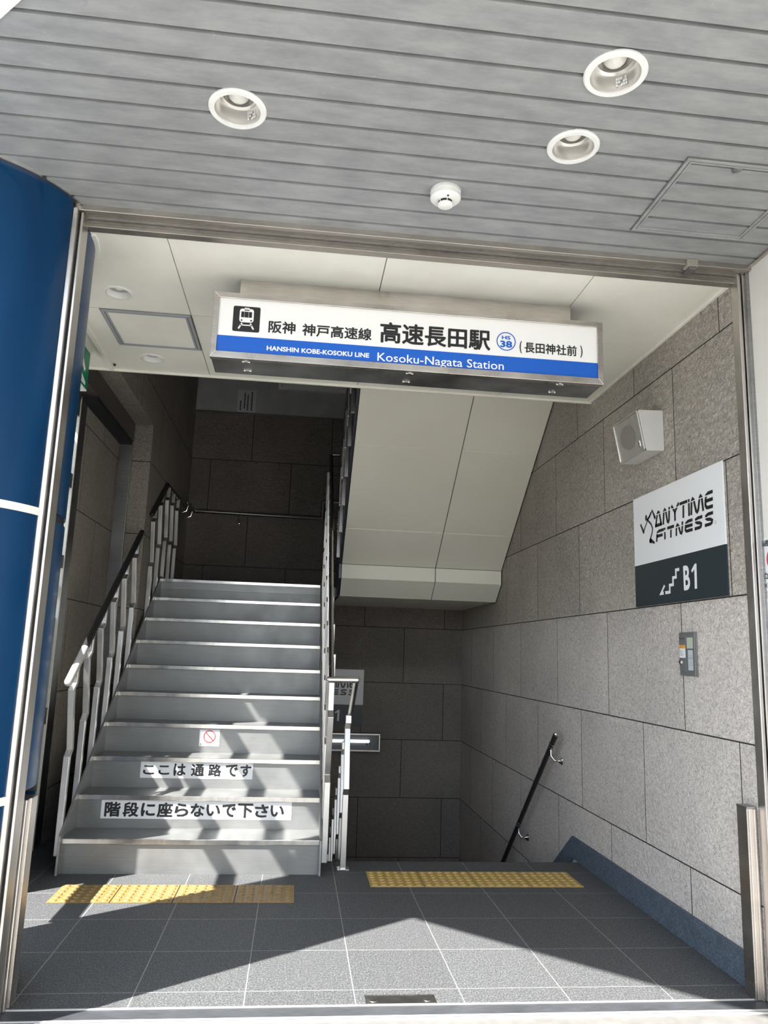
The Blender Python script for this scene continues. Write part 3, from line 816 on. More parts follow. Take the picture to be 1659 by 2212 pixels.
# wall handrail on the right wall
rr = thing('wall_handrail', 'black sloping handrail tube on the right stone wall down to the basement', 'handrail', (1.39, 2.8, 0.2))
def rw(y): return 0.749 - 0.857 * (y - 2.178)
obj('tube', MB().tube([(1.39, 2.30, rw(2.30)), (1.39, 4.9, rw(4.9))], 0.0175), M['dark_tube'], rr, smooth=True)
obj('end_sleeve', MB().tube([(1.39, 2.19, rw(2.19)), (1.39, 2.31, rw(2.31))], 0.0178).ball((1.39, 2.19, rw(2.19)), 0.0178, 14), M['dark_tube'], rr, smooth=True)
obj('end_cap', MB().ball((1.39, 2.18, rw(2.18)), 0.0165, 14), M['chrome'], rr, smooth=True)
for y in (2.29, 3.07):
    z = rw(y)
    br_ = obj('bracket', MB().tube([(1.39, y, z), (1.392, y, z - 0.06), (1.41, y - 0.02, z - 0.085), (1.435, y - 0.02, z - 0.088), (1.459, y - 0.02, z - 0.088)], 0.0065, 10), M['chrome'], rr, smooth=True)
    obj('rosette', MB().lathe([(0.008, -0.026), (0.014, -0.016), (0.027, 0.0)], (1.4595, y - 0.02, z - 0.088), 18, 'x'), M['chrome'], br_, smooth=True)
    obj('clamp', MB().tube([(1.39, y - 0.03, rw(y - 0.03)), (1.39, y - 0.022, rw(y - 0.022))], 0.0192, 14).tube([(1.39, y - 0.008, rw(y - 0.008)), (1.39, y, rw(y))], 0.0192, 14), M['chrome'], br_, smooth=True)

# ------------------------------------------------------------------ ceiling fittings
def downlight(x, y, zc, R, r, deep, cone, label, group, sticker=False, rim_h=0.008):
    t = thing('downlight', label, 'downlight', (x, y, zc), group)
    obj('rim', MB().lathe([(r, 0.004), (r, -rim_h), (R - 0.004, -rim_h), (R, -rim_h * 0.5), (R, 0.002), (r, 0.004)], (x, y, zc), 56), M['white'], t, smooth=True)
    obj('reflector', MB().lathe([(r - 0.0005, -rim_h + 0.001), (r - 0.003, 0.0), (r * 0.95, deep * 0.25), (r * 0.88, deep * 0.52), (r * 0.70, deep * 0.54), (r * 0.66, deep), (0.001, deep)], (x, y, zc), 56), cone, t, smooth=True)
    obj('bulb', MB().ball((x, y, zc + deep * 0.72), r * 0.52, 24, (1, 1, 0.9)), M['bulb'], t, smooth=True)
    if sticker:
        s = MB(); a0 = 1.15
        for i in range(5):
            for j in range(3):
                if (i * 3 + j) % 4 == 3: continue
                a = a0 - 0.11 * i; h = deep * (0.08 + 0.11 * j); rr_ = r * (0.955 - 0.027 * j) - 0.0025
                a2 = a - 0.085
                h2 = h + deep * 0.085; rr2 = rr_ - 0.002
                s.face([(x + rr_ * math.cos(a), y + rr_ * math.sin(a), zc + h), (x + rr_ * math.cos(a2), y + rr_ * math.sin(a2), zc + h),
                        (x + rr2 * math.cos(a2), y + rr2 * math.sin(a2), zc + h2), (x + rr2 * math.cos(a), y + rr2 * math.sin(a), zc + h2)])
        o = obj('rating_label', s, M['white'], t)
    return t
G1 = 'downlights in the slatted outer ceiling'
downlight(DL_OUT[0][0], DL_OUT[0][1], ZC, 0.093, 0.0735, 0.085, M['reflector'], 'white rimmed downlight alone at the left of the grey slatted ceiling', G1, True)
downlight(DL_OUT[1][0], DL_OUT[1][1], ZC, 0.093, 0.0735, 0.085, M['reflector'], 'largest white rimmed downlight at the upper right of the slatted ceiling', G1, True)
downlight(DL_OUT[2][0], DL_OUT[2][1], ZC, 0.088, 0.0695, 0.085, M['reflector'], 'white rimmed downlight at right, nearer the smoke detector and hatch', G1)
G2 = 'small downlights in the cream inner ceiling'
downlight(DL_IN[0][0], DL_IN[0][1], ZI, 0.071, 0.058, 0.06, M['white_reflector'], 'small white downlight in cream ceiling before the panel hatch', G2, rim_h=0.005)
downlight(DL_IN[1][0], DL_IN[1][1], ZI, 0.071, 0.058, 0.06, M['white_reflector'], 'small white downlight in cream ceiling behind the panel hatch, above stairs', G2, rim_h=0.005)

sx, sy = 0.088, -0.437
sm = thing('smoke_detector', 'round white smoke detector on the slatted outer ceiling', 'detector', (sx, sy, ZC))
obj('base', MB().lathe([(0.054, 0.0), (0.057, -0.004), (0.057, -0.018), (0.055, -0.019), (0.057, -0.021), (0.057, -0.036), (0.05, -0.043), (0.028, -0.048), (0.0005, -0.048)], (sx, sy, ZC), 48), M['white'], sm, smooth=True)
obj('sensing_slot', MB().lathe([(0.0265, -0.047), (0.0265, -0.058)], (sx, sy, ZC), 40, 'z', True), M['dark'], sm, smooth=True)
b = MB().lathe([(0.028, -0.058), (0.028, -0.064), (0.020, -0.068), (0.0005, -0.069)], (sx, sy, ZC), 40)
for a in range(6):
    an = a * PI / 3 - PI / 2 + 0.05
    cx, cy = sx + 0.027 * math.cos(an), sy + 0.027 * math.sin(an)
    b.box(cx - 0.0012, cx + 0.0012, cy - 0.0012, cy + 0.0012, ZC - 0.06, ZC - 0.046)
obj('sensor_cap', b, M['white'], sm, smooth=True)
obj('indicator', MB().lathe([(0.0035, 0.0), (0.0035, -0.003)], (sx + 0.002, sy - 0.040, ZC - 0.0455), 14, 'z', True), M['dark'], sm)

def hatch(name, label, x0, x1, y0, y1, zc, w, mat_f, slatted):
    t = thing(name, label, 'hatch', ((x0 + x1) / 2, (y0 + y1) / 2, zc))
    b = MB()
    for (a, bb, c, d) in ((x0, x1, y0, y0 + w), (x0, x1, y1 - w, y1), (x0, x0 + w, y0 + w, y1 - w), (x1 - w, x1, y0 + w, y1 - w)):
        b.box(a, bb, c, d, zc - 0.008, zc - 0.0004)
    obj('outer_frame', b, mat_f, t, bevel=0.0015)
    e = w + 0.003; b = MB(); w2 = w * 0.7
    for (a, bb, c, d) in ((x0 + e, x1 - e, y0 + e, y0 + e + w2), (x0 + e, x1 - e, y1 - e - w2, y1 - e), (x0 + e, x0 + e + w2, y0 + e + w2, y1 - e - w2), (x1 - e - w2, x1 - e, y0 + e + w2, y1 - e - w2)):
        b.box(a, bb, c, d, zc - 0.0075, zc - 0.0004)
    obj('lid_frame', b, mat_f, t, bevel=0.001)
    obj('frame_gap', MB().box(x0 + w * 0.5, x1 - w * 0.5, y0 + w * 0.5, y0 + w + 0.004, zc - 0.003, zc - 0.0004).box(x0 + w * 0.5, x0 + w + 0.004, y0 + w, y1 - w, zc - 0.003, zc - 0.0004).box(x1 - w - 0.004, x1 - w * 0.5, y0 + w, y1 - w, zc - 0.003, zc - 0.0004).box(x0 + w * 0.5, x1 - w * 0.5, y1 - w - 0.004, y1 - w * 0.5, zc - 0.003, zc - 0.0004), M['dark'], t)
    b = MB(); q = 0.0035
    b.box(x0 - q, x1 + q, y0 - q, y0, zc - 0.004, zc - 0.0004).box(x0 - q, x1 + q, y1, y1 + q, zc - 0.004, zc - 0.0004).box(x0 - q, x0, y0, y1, zc - 0.004, zc - 0.0004).box(x1, x1 + q, y0, y1, zc - 0.004, zc - 0.0004)
    obj('shadow_gap', b, M['groove'] if slatted else M['steel_dark'], t)
    return t
hx = hatch('access_hatch', 'square access hatch with metal frame in the slatted ceiling', 0.874, 1.345, -0.762, -0.300, ZC, 0.012, M['slat'], True)
b = MB()
lx, ly = 1.072, -0.726
obj('latch', MB().lathe([(0.018, 0.0), (0.018, -0.004), (0.010, -0.006), (0.0005, -0.006)], (lx, ly, ZC - 0.001), 20).box(lx - 0.014, lx + 0.014, ly - 0.022, ly + 0.0, ZC - 0.004, ZC - 0.0005), M['steel_dark'], hx, smooth=True)
h2 = hatch('panel_hatch', 'cream ceiling hatch with grey metal frame above the stairs', -1.452, -1.003, 0.752, 1.212, ZI, 0.016, plain('grey hatch frame', (0.42, 0.44, 0.46, 1), 0.4, 0.2), False)
obj('lid', MB().box(-1.425, -1.03, 0.779, 1.185, ZI - 0.006, ZI - 0.0004), M['cream'], h2)

tk = thing('cable_trunking', 'thin cream cable trunking on the inner ceiling by the exit sign', 'trunking', (-1.576, 1.3, ZI))
obj('cover', MB().prism([(-1.583, 0.75), (-1.558, 0.75), (-1.572, YE - 0.02), (-1.597, YE - 0.02)], 'z', ZI - 0.02, ZI - 0.0005), M['cream'], tk, bevel=0.002)
obj('end_plug', MB().ball((-1.555, YE - 0.09, ZI - 0.008), 0.008, 10), M['dark'], tk)

# exit sign box hanging by the column
ex = thing('exit_sign', 'green and white emergency exit sign box beside the blue column', 'sign', (-1.675, 1.2, 2.9))
obj('housing', MB().box(-1.695, -1.652, 0.92, 1.372, 2.668, 2.905), M['white'], ex, bevel=0.003)
F = Flat((-1.652, 1.372, 2.668), (0, -1, 0), (0, 0, 1), 0.001)   # right of the sign runs towards the camera
F.N = Vector((1, 0, 0)); F.rect(0.006, 0.446, 0.008, 0.228)
F.out('green_field', M['green'], ex)
F = Flat((-1.652, 1.372, 2.668), (0, -1, 0), (0, 0, 1), 0.002); F.N = Vector((1, 0, 0))
F.poly([(0.10, 0.02), (0.44, 0.02), (0.44, 0.215), (0.16, 0.215), (0.16, 0.19), (0.12, 0.15), (0.07, 0.11), (0.09, 0.09), (0.14, 0.12), (0.14, 0.07), (0.05, 0.04), (0.05, 0.02)])
F.out('white_pictogram', M['white_board'], ex)
F = Flat((-1.652, 1.372, 2.668), (0, -1, 0), (0, 0, 1), 0.003); F.N = Vector((1, 0, 0))
F.stroke([(0.24, 0.17), (0.22, 0.11), (0.26, 0.07), (0.23, 0.03)], 0.035).stroke([(0.22, 0.11), (0.17, 0.08), (0.14, 0.03)], 0.03).stroke([(0.23, 0.16), (0.28, 0.12), (0.31, 0.14)], 0.022).stroke([(0.23, 0.16), (0.17, 0.15), (0.155, 0.11)], 0.022).disc(0.255, 0.195, 0.018)
F.out('runner', M['green'], ex)

# ------------------------------------------------------------------ station sign
ss = thing('station_sign', 'long steel framed station name sign box hanging from the cream ceiling', 'sign', (0.07, 0.3, 2.8))
SX0, SX1, SZ0, SZ1, SY0, SY1 = -0.820, 0.962, 2.491, 2.797, 0.22, 0.42
obj('body', MB().box(SX0 + 0.004, SX1 - 0.004, SY0 + 0.02, SY1, SZ0 + 0.002, SZ1 - 0.002), M['steel_dark'], ss)
fw = 0.0255
b = MB()
for poly in ([(SX0, SZ0), (SX1, SZ0), (SX1 - fw, SZ0 + fw + 0.005), (SX0 + fw, SZ0 + fw + 0.005)], [(SX0, SZ1), (SX0 + fw, SZ1 - fw), (SX1 - fw, SZ1 - fw), (SX1, SZ1)],
             [(SX0, SZ0), (SX0 + fw, SZ0 + fw + 0.005), (SX0 + fw, SZ1 - fw), (SX0, SZ1)], [(SX1, SZ0), (SX1, SZ1), (SX1 - fw, SZ1 - fw), (SX1 - fw, SZ0 + fw + 0.005)]):
    b.prism(poly, 'y', SY0, SY0 + 0.03)
obj('frame', b, M['steel'], ss, bevel=0.0015)
fx0, fx1, fz0, fz1 = SX0 + fw, SX1 - fw, SZ0 + fw + 0.005, SZ1 - fw
face = obj('face', MB().box(fx0, fx1, SY0 + 0.008, SY0 + 0.019, fz0, fz1), M['white_face'], ss)
def SF(layer): return Flat((0, SY0 + 0.008, 0), (1, 0, 0), (0, 0, 1), layer)
ZB = 2.597
F = SF(0.0006); F.rect(fx0, fx1, fz0, ZB); F.out('blue_band', M['signblue'], face)
F = SF(0.0012); F.rect(-0.7325, -0.6145, 2.6195, 2.7385, 0.008); F.out('pictogram_square', M['black'], face)
F = SF(0.0012); F.text('阪神', -0.575, -0.456, 2.624, 2.682, 0.022).text('神戸高速線', -0.426, -0.1155, 2.622, 2.680, 0.022)
F.out('line_name', M['black'], face)
F = SF(0.0012); F.text('高速長田駅', -0.078, 0.430, 2.617, 2.718, 0.026); F.out('station_name', M['black'], face)
F = SF(0.0012)
F.text('(', 0.5665, 0.5775, 2.617, 2.677, 0.02).text('長田神社前', 0.590, 0.838, 2.622, 2.674, 0.02).text(')', 0.8545, 0.866, 2.617, 2.677, 0.02)
F.out('shrine_note', M['black'], face)
F = SF(0.0014); F.text('HANSHIN KOBE-KOSOKU LINE', -0.577, -0.1226, 2.5405, 2.563, 0.03); F.out('line_name_english', M['white_board'], face)
F = SF(0.0014); F.text('Kosoku-Nagata Station', -0.086, 0.493, 2.517, 2.5695, 0.005)
F.out('station_name_english', M['white_board'], face)
F = SF(0.0014); F.ring(0.5035, 2.669, 0.0405, 0.045).text('HS', 0.483, 0.524, 2.6785, 2.696, 0.035).text('38', 0.475, 0.532, 2.639, 2.672, 0.035)
F.out('blue_badge', M['signblue'], face)
# train pictogram in white
F = SF(0.0022); cx, cz = -0.6735, 2.685
F.rect(cx - 0.031, cx + 0.031, cz - 0.022, cz + 0.042, 0.012)
F.rect(cx - 0.011, cx + 0.011, cz + 0.040, cz + 0.047, 0.002)
F.stroke([(cx - 0.018, cz - 0.026), (cx - 0.033, cz - 0.053)], 0.007).stroke([(cx + 0.018, cz - 0.026), (cx + 0.033, cz - 0.053)], 0.007)
F.stroke([(cx - 0.028, cz - 0.035), (cx + 0.028, cz - 0.035)], 0.005)
F.out('train_mark', M['white_face'], face)
F = SF(0.003)
for a in (-0.024, -0.0095, 0.0095):
    F.rect(cx + a, cx + a + (0.0135 if a != -0.0095 else 0.0175), cz + 0.001, cz + 0.028, 0.001)
F.rect(cx - 0.011, cx + 0.011, cz + 0.033, cz + 0.037)
F.disc(cx - 0.021, cz - 0.0125, 0.004, 12).disc(cx + 0.021, cz - 0.0125, 0.004, 12).rect(cx - 0.026, cx + 0.026, cz - 0.0245, cz - 0.0235)
F.out('train_windows', M['black'], face)
obj('ceiling_mount', MB().box(-0.718, 0.842, 0.315, 0.39, SZ1 - 0.001, ZI - 0.0005), M['steel'], ss)
for x in (-0.665, 0.065, 0.765):
    for y in (0.262, 0.372):
        la = obj('latch', MB().box(x - 0.018, x + 0.018, y - 0.009, y + 0.009, SZ0 - 0.003, SZ0 + 0.003), M['chrome'], ss, bevel=0.002)
        obj('keeper', MB().box(x - 0.008, x + 0.008, y - 0.018, y - 0.009, SZ0 - 0.005, SZ0 + 0.002), M['steel_dark'], la, bevel=0.001)

# ------------------------------------------------------------------ gym signs
def gym_sign(label, O, U, thick_dir):
    """O: lower left corner on the board front; U: reading direction"""
    O = Vector(O); U = Vector(U); V = Vector((0, 0, 1)); n = U.cross(V)
    t = thing('gym_sign', label, 'sign', tuple(O + U * 0.455))
    W_, H_, HB = 0.912, 0.597, 0.223
    def board(name, v0, v1, mat):
        b = MB(); a = O + V * v0; c = O + U * W_ + V * v1
        k2 = -n * 0.008
        xs = sorted((a.x, c.x, (a + k2).x)); ys_ = sorted((a.y, c.y, (a + k2).y))
        b.box(xs[0], xs[-1], ys_[0], ys_[-1], a.z, c.z); return obj(name, b, mat, t)
    wb_ = board('white_panel', HB, H_, M['white_board']); db = board('dark_panel', 0.0, HB, M['slate'])
    F = Flat(O, U, V, 0.001); w = 0.0165
    A = [[(0.264, 0.40), (0.284, 0.462), (0.295, 0.474), (0.307, 0.470), (0.312, 0.458), (0.327, 0.40)], [(0.258, 0.407), (0.334, 0.407)],
         [(0.349, 0.40), (0.358, 0.464), (0.368, 0.475), (0.379, 0.466), (0.393, 0.411), (0.404, 0.405), (0.411, 0.415), (0.418, 0.480)],
         [(0.440, 0.481), (0.474, 0.444), (0.516, 0.482)], [(0.474, 0.446), (0.473, 0.399)],
         [(0.524, 0.473), (0.600, 0.473)], [(0.561, 0.468), (0.556, 0.399)], [(0.614, 0.481), (0.612, 0.399)],
         [(0.632, 0.40), (0.640, 0.464), (0.650, 0.475), (0.661, 0.466), (0.677, 0.412), (0.688, 0.405), (0.698, 0.413), (0.713, 0.466), (0.723, 0.475), (0.733, 0.465), (0.742, 0.40)],
         [(0.830, 0.474), (0.790, 0.474), (0.772, 0.466), (0.765, 0.445), (0.763, 0.422), (0.771, 0.411), (0.785, 0.408), (0.826, 0.408)], [(0.768, 0.441), (0.828, 0.441)],
         [(0.352, 0.375), (0.298, 0.375), (0.280, 0.368), (0.274, 0.350), (0.270, 0.322)], [(0.274, 0.350), (0.338, 0.350)],
         [(0.362, 0.360), (0.361, 0.322)], [(0.362, 0.382), (0.362, 0.371)], [(0.389, 0.375), (0.460, 0.375)], [(0.428, 0.370), (0.424, 0.322)],
         [(0.480, 0.322), (0.484, 0.366), (0.494, 0.376), (0.505, 0.369), (0.521, 0.333), (0.532, 0.328), (0.539, 0.336), (0.546, 0.384)],
         [(0.642, 0.376), (0.600, 0.376), (0.580, 0.369), (0.573, 0.350), (0.572, 0.337), (0.582, 0.330), (0.640, 0.330)], [(0.578, 0.353), (0.640, 0.353)],
         [(0.732, 0.376), (0.690, 0.376), (0.672, 0.371), (0.672, 0.360), (0.684, 0.354), (0.708, 0.350), (0.720, 0.343), (0.716, 0.333), (0.704, 0.329), (0.658, 0.329)],
         [(0.825, 0.378), (0.782, 0.378), (0.764, 0.372), (0.764, 0.361), (0.776, 0.355), (0.802, 0.351), (0.815, 0.344), (0.811, 0.334), (0.798, 0.330), (0.750, 0.330)]]
    for s_ in A: F.stroke(s_, w if s_[0][1] > 0.39 else w * 0.92)
    F.ring(0.840, 0.331, 0.006, 0.0072, 18)
    F.out('black_lettering', M['black'], wb_)
    F = Flat(O, U, V, 0.0016)
    F.stroke([(0.272, 0.4635), (0.60, 0.4635)], 0.0045).stroke([(0.604, 0.4635), (0.836, 0.4635)], 0.0045).stroke([(0.262, 0.364), (0.83, 0.364)], 0.004)
    F.out('cut_lines', M['white_board'], wb_)
    F = Flat(O, U, V, 0.001)
    F.disc(0.156, 0.468, 0.0125, 20, 0.017)
    F.stroke([(0.089, 0.440), (0.122, 0.396)], 0.013, w1=0.019, caps='round').stroke([(0.122, 0.399), (0.172, 0.452), (0.215, 0.488)], 0.009, w1=0.010)
    F.stroke([(0.205, 0.470), (0.228, 0.496), (0.258, 0.452)], 0.006, w1=0.018, caps='round').stroke([(0.205, 0.472), (0.165, 0.452)], 0.010, w1=0.016)
    F.stroke([(0.170, 0.455), (0.212, 0.425), (0.228, 0.398), (0.218, 0.372), (0.196, 0.345)], 0.012, w1=0.011).disc(0.2, 0.338, 0.014, 18)
    F.stroke([(0.200, 0.340), (0.243, 0.322)], 0.024, w1=0.012, caps='round')
    F.out('runner_mark', M['ink_purple'], wb_)
    F = Flat(O, U, V, 0.001)
    F.stroke([(0.497, 0.156), (0.462, 0.156), (0.462, 0.121), (0.430, 0.121), (0.430, 0.087), (0.394, 0.087), (0.394, 0.053), (0.330, 0.053)], 0.0155)
    F.poly([(0.281, 0.045), (0.345, 0.045), (0.345, 0.061), (0.318, 0.061), (0.347, 0.086), (0.335, 0.095)])
    F.text('B', 0.535, 0.597, 0.049, 0.168, 0.03)
    F.poly([(0.611, 0.139), (0.645, 0.166), (0.662, 0.166), (0.659, 0.050), (0.637, 0.050), (0.640, 0.141), (0.618, 0.127)])
    F.out('white_lettering', M['white_board'], db)
    return t
gym_sign('white and dark gym sign with running man on the right stone wall', (XR - 0.009, 1.020, 1.538), (0, -1, 0), 0)
gym_sign('shaded white and dark gym sign half hidden by railing on the basement back wall', (-0.537, YB - 0.009, 0.465), (1, 0, 0), 0)

# ------------------------------------------------------------------ loudspeaker
sp = thing('loudspeaker', 'grey wedge loudspeaker box mounted high on the right stone wall', 'speaker', (1.40, 0.8, 2.43))
fy0, fy1 = 0.648, 0.955
prof = [(XR - 0.001, 2.323), (XR - 0.001, 2.54), (1.322, 2.535), (1.362, 2.318)]
b = MB(); b.prism(prof, 'y', fy0, fy1); obj('cabinet', b, M['speaker_side'], sp, bevel=0.003)
d = Vector((1.362 - 1.322, 0, 2.318 - 2.535)).normalized()      # down the front
nrm = Vector((-abs(d.z), 0, -abs(d.x)))
class FF(Flat): pass
def spk(layer):
    F = Flat((1.362, fy1, 2.318), (0, -1, 0), -d, layer); return F
F = spk(0.0); nn = F.N
hgt = (Vector((1.322, 0, 2.535)) - Vector((1.362, 0, 2.318))).length; wid = fy1 - fy0
def rim(mb, u0, u1, v0, v1, h):
    a = [F.O + F.U * u + F.V * v for u, v in ((u0, v0), (u1, v0), (u1, v1), (u0, v1))]
    A_ = [mb.b.verts.new(q) for q in a]; B_ = [mb.b.verts.new(q + nn * h) for q in a]
    for i in range(4): mb.b.faces.new((A_[i], A_[(i + 1) % 4], B_[(i + 1) % 4], B_[i]))
    mb.b.faces.new(A_); mb.b.faces.new(B_)
b = MB(); rim(b, 0, wid, 0, hgt, 0.006)
front = obj('front_plate', b, M['speaker'], sp, bevel=0.003)
b = MB()
for (u0, u1, v0, v1) in ((0, wid, 0, 0.012), (0, wid, hgt - 0.008, hgt), (wid - 0.012, wid, 0, hgt), (0, 0.008, 0, hgt)):
    rim(b, u0, u1, v0, v1, 0.011)
obj('front_rim', b, M['speaker'], sp, bevel=0.002)
G = spk(0.0072); G.disc(0.47 * wid, 0.52 * hgt, 0.085, 40, 0.066); G.out('grille', M['mesh_grille'], front)
b = MB(); rim(b, 0.80 * wid, 0.87 * wid, 0.15 * hgt, 0.30 * hgt, 0.0085); obj('badge', b, M['chrome'], front, bevel=0.002)
G = spk(0.0095); G.stroke([(0.818 * wid, 0.19 * hgt), (0.825 * wid, 0.26 * hgt)], 0.004).stroke([(0.852 * wid, 0.19 * hgt), (0.848 * wid, 0.26 * hgt)], 0.004).stroke([(0.818 * wid, 0.225 * hgt), (0.85 * wid, 0.225 * hgt)], 0.004)
G.out('badge_mark', M['grey_print'], front)

# ------------------------------------------------------------------ grey control box
cb = thing('control_box', 'small grey metal control box with keyhole on the right stone wall', 'box', (XR, 0.475, 1.29))
BX = XR - 0.014; by0, by1, bz0, bz1 = 0.400, 0.545, 1.188, 1.39
obj('case', MB().box(BX, XR - 0.001, by0, by1, bz0, bz1), M['box_grey'], cb, bevel=0.003)
obj('side_flange', MB().box(BX + 0.004, XR - 0.001, by0 - 0.004, by0 + 0.0, bz0, bz1), M['steel_dark'], cb)
def CB(layer): return Flat((BX, by1, bz0), (0, -1, 0), (0, 0, 1), layer)
obj('door', MB().box(BX - 0.003, BX, by1 - 0.066, by1 - 0.006, bz0 + 0.018, bz1 - 0.012), M['box_grey'], cb, bevel=0.001)
F = CB(0.0032); F.rect(0.010, 0.062, 0.171, 0.174); F.out('slot', M['dark'], cb)
F = CB(0.0034); F.rect(0.010, 0.066, 0.083, 0.143); nt = F.out('caution_label', M['white_board'], cb)
F = CB(0.004); F.rect(0.010, 0.066, 0.127, 0.143); F.out('orange_header', M['orange'], nt)
F = CB(0.0046); F.poly([(0.018, 0.130), (0.028, 0.130), (0.023, 0.1365)]).rect(0.031, 0.037, 0.130, 0.138)
for i in range(5): F.rect(0.015, 0.030 + 0.006 * ((i * 3) % 5), 0.117 - 0.006 * i, 0.119 - 0.006 * i)
F.out('print', M['grey_print'], nt)
F = CB(0.001); F.rect(0.076, 0.134, 0.126, 0.177, 0.002); F.out('window', M['lcd'], cb)
F = CB(0.001); F.rect(0.084, 0.130, -0.0 + 0.026, 0.119, 0.003); nl = F.out('instruction_label', M['label_grey'], cb)
F = CB(0.0016)
for i, (a, bb, hh) in enumerate(((0.088, 0.126, 0.001), (0.09, 0.125, 0.0012), (0.089, 0.126, 0.004), (0.089, 0.118, 0.001), (0.089, 0.126, 0.0012), (0.095, 0.122, 0.0016), (0.089, 0.127, 0.0016), (0.089, 0.10, 0.001))):
    F.rect(a, bb, 0.094 - 0.0075 * i, 0.094 - 0.0075 * i + hh)
F.out('print', M['grey_print'], nl)
kx = (BX - 0.003, by1 - 0.022, bz0 + 0.063)
lk = obj('keyhole', MB().lathe([(0.009, -0.008), (0.0125, -0.004), (0.0135, 0.0)], kx, 22, 'x').lathe([(0.009, -0.008), (0.009, -0.002)], kx, 22, 'x', True), M['steel_dark'], cb, smooth=True)
obj('key_slot', MB().box(kx[0] - 0.0092, kx[0] - 0.0082, kx[1] - 0.0012, kx[1] + 0.0012, kx[2] - 0.005, kx[2] + 0.005), M['dark'], lk)

# ------------------------------------------------------------------ step stickers
def step_sticker(name, label, k_, x0, x1, z0, z1):
    y = Y1 + k_ * TR + 0.014
    t = thing(name, label, 'sticker', ((x0 + x1) / 2, y, z0))
    F = Flat((0, y, 0), (1, 0, 0), (0, 0, 1), 0.0012); F.rect(x0, x1, z0, z1, 0.004)
    return t, F.out('sheet', M['white_board'], t), y
t, sh_, y = step_sticker('step_notice', 'white strip notice on third step riser, shorter Japanese line', 2, -1.313, -0.613, 0.426, 0.527)
F = Flat((0, y, 0), (1, 0, 0), (0, 0, 1), 0.002)
xs = [-1.297, -1.203, -1.109, -1.000, -0.893, -0.785, -0.692]
for ch, x, w_ in zip('ここは通路です', xs, (0.07, 0.07, 0.076, 0.082, 0.082, 0.078, 0.07)):
    hgt_ = 0.056 if ch == 'こ' else 0.075
    F.text(ch, x, x + w_, 0.441 + (0.006 if ch == 'こ' else 0), 0.441 + hgt_ + (0.006 if ch == 'こ' else 0), 0.03)
F.out('lettering', M['black'], sh_)
t, sh_, y = step_sticker('step_notice', 'long white strip notice on second step riser with eleven Japanese characters', 1, -1.472, -0.355, 0.236, 0.342)
F = Flat((0, y, 0), (1, 0, 0), (0, 0, 1), 0.002)
x = -1.452
for i, ch in enumerate('階段に座らないで下さい'):
    w_ = 0.092 if ch in '階段座下' else 0.083
    hh = 0.084 if ch in '階段座下' else 0.076
    if ch == 'い': hh = 0.066
    F.text(ch, x, x + w_, 0.246 + (0.084 - hh) / 2, 0.246 + (0.084 - hh) / 2 + hh, 0.034)
    x += w_ + 0.0098 + (0.003 if i < 2 else 0)
F.out('lettering', M['black'], sh_)
t, sh_, y = step_sticker('no_smoking_sticker', 'small white no smoking sticker with red ring on fourth riser', 3, -0.994, -0.860, 0.594, 0.701)
F = Flat((0, y, 0), (1, 0, 0), (0, 0, 1), 0.0018); cx, cz = -0.927, 0.657
F.rect(cx - 0.026, cx + 0.012, cz - 0.005, cz + 0.0005)
F.stroke([(cx + 0.026, cz + 0.001), (cx + 0.022, cz + 0.012), (cx + 0.004, cz + 0.010), (cx - 0.004, cz + 0.021)], 0.0022).stroke([(cx + 0.028, cz + 0.008), (cx + 0.018, cz + 0.018), (cx + 0.008, cz + 0.021)], 0.0022)
F.text('NO SMOKING', -0.972, -0.883, 0.600, 0.611, 0.01).ring(-0.981, 0.6055, 0.0025, 0.0065, 16).ring(-0.874, 0.6055, 0.0025, 0.0065, 16)
F.out('print', M['grey_print'], sh_)
F = Flat((0, y, 0), (1, 0, 0), (0, 0, 1), 0.0026); F.ring(cx, cz, 0.0345, 0.0405).stroke([(cx - 0.026, cz + 0.026), (cx + 0.026, cz - 0.026)], 0.0065)
F.out('red_ring', M['red'], sh_)

# ------------------------------------------------------------------ tactile paving tiles
def tactile(x, y, label, group, mat, src=None):
    if src is not None:
        return copy_tree(src, (x, y, 0.0), label, group)
    b = MB(); b.box(0.002, 0.298, 0.002, 0.291, 0.0, 0.004)
    o = obj('tactile_tile', b, mat, None, bevel=0.001, origin=None)
    o.location = (x, y, 0)
    tag(o, label, 'tile', group)
    b = MB()
    for i in range(6):
        for j in range(6):
            cx, cy = 0.029 + 0.0484 * i, 0.028 + 0.0474 * j
            b.lathe([(0.0165, 0.004), (0.0155, 0.0068), (0.011, 0.0088), (0.0005, 0.0092)], (cx, cy, 0.0), 16)
    bmesh.ops.recalc_face_normals(b.b, faces=b.b.faces)
    me = bpy.data.meshes.new('dome_field'); b.b.to_mesh(me); b.b.free(); me.materials.append(mat); me.shade_smooth()
    d_ = bpy.data.objects.new('dome_field', me); COL.objects.link(d_); d_.parent = o
    return o
GT = 'yellow tactile tiles'
names_l = ['sunlit leftmost tile of the yellow tactile strip before the up stairs',
           'second sunlit tile from left of the tactile strip before the up stairs',
           'half shaded third tile from left of the tactile strip before the up stairs',
           'shaded rightmost tile of the tactile strip before the up stairs']
names_r = ['leftmost tile of the yellow tactile strip at the basement stairs edge',
           'second tile from left of the tactile strip at the basement stairs edge',
           'third tile from left of the tactile strip at the basement stairs edge',
           'rightmost tile of the yellow tactile strip, nearest the right wall']
first = None
for i in range(4):
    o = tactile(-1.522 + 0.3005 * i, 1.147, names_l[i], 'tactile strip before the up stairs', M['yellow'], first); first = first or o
first = None
for i in range(4):
    o = tactile(0.0865 + 0.3 * i, 1.414, names_r[i], 'tactile strip at the basement stairs', M['yellow_lifted'], first); first = first or o

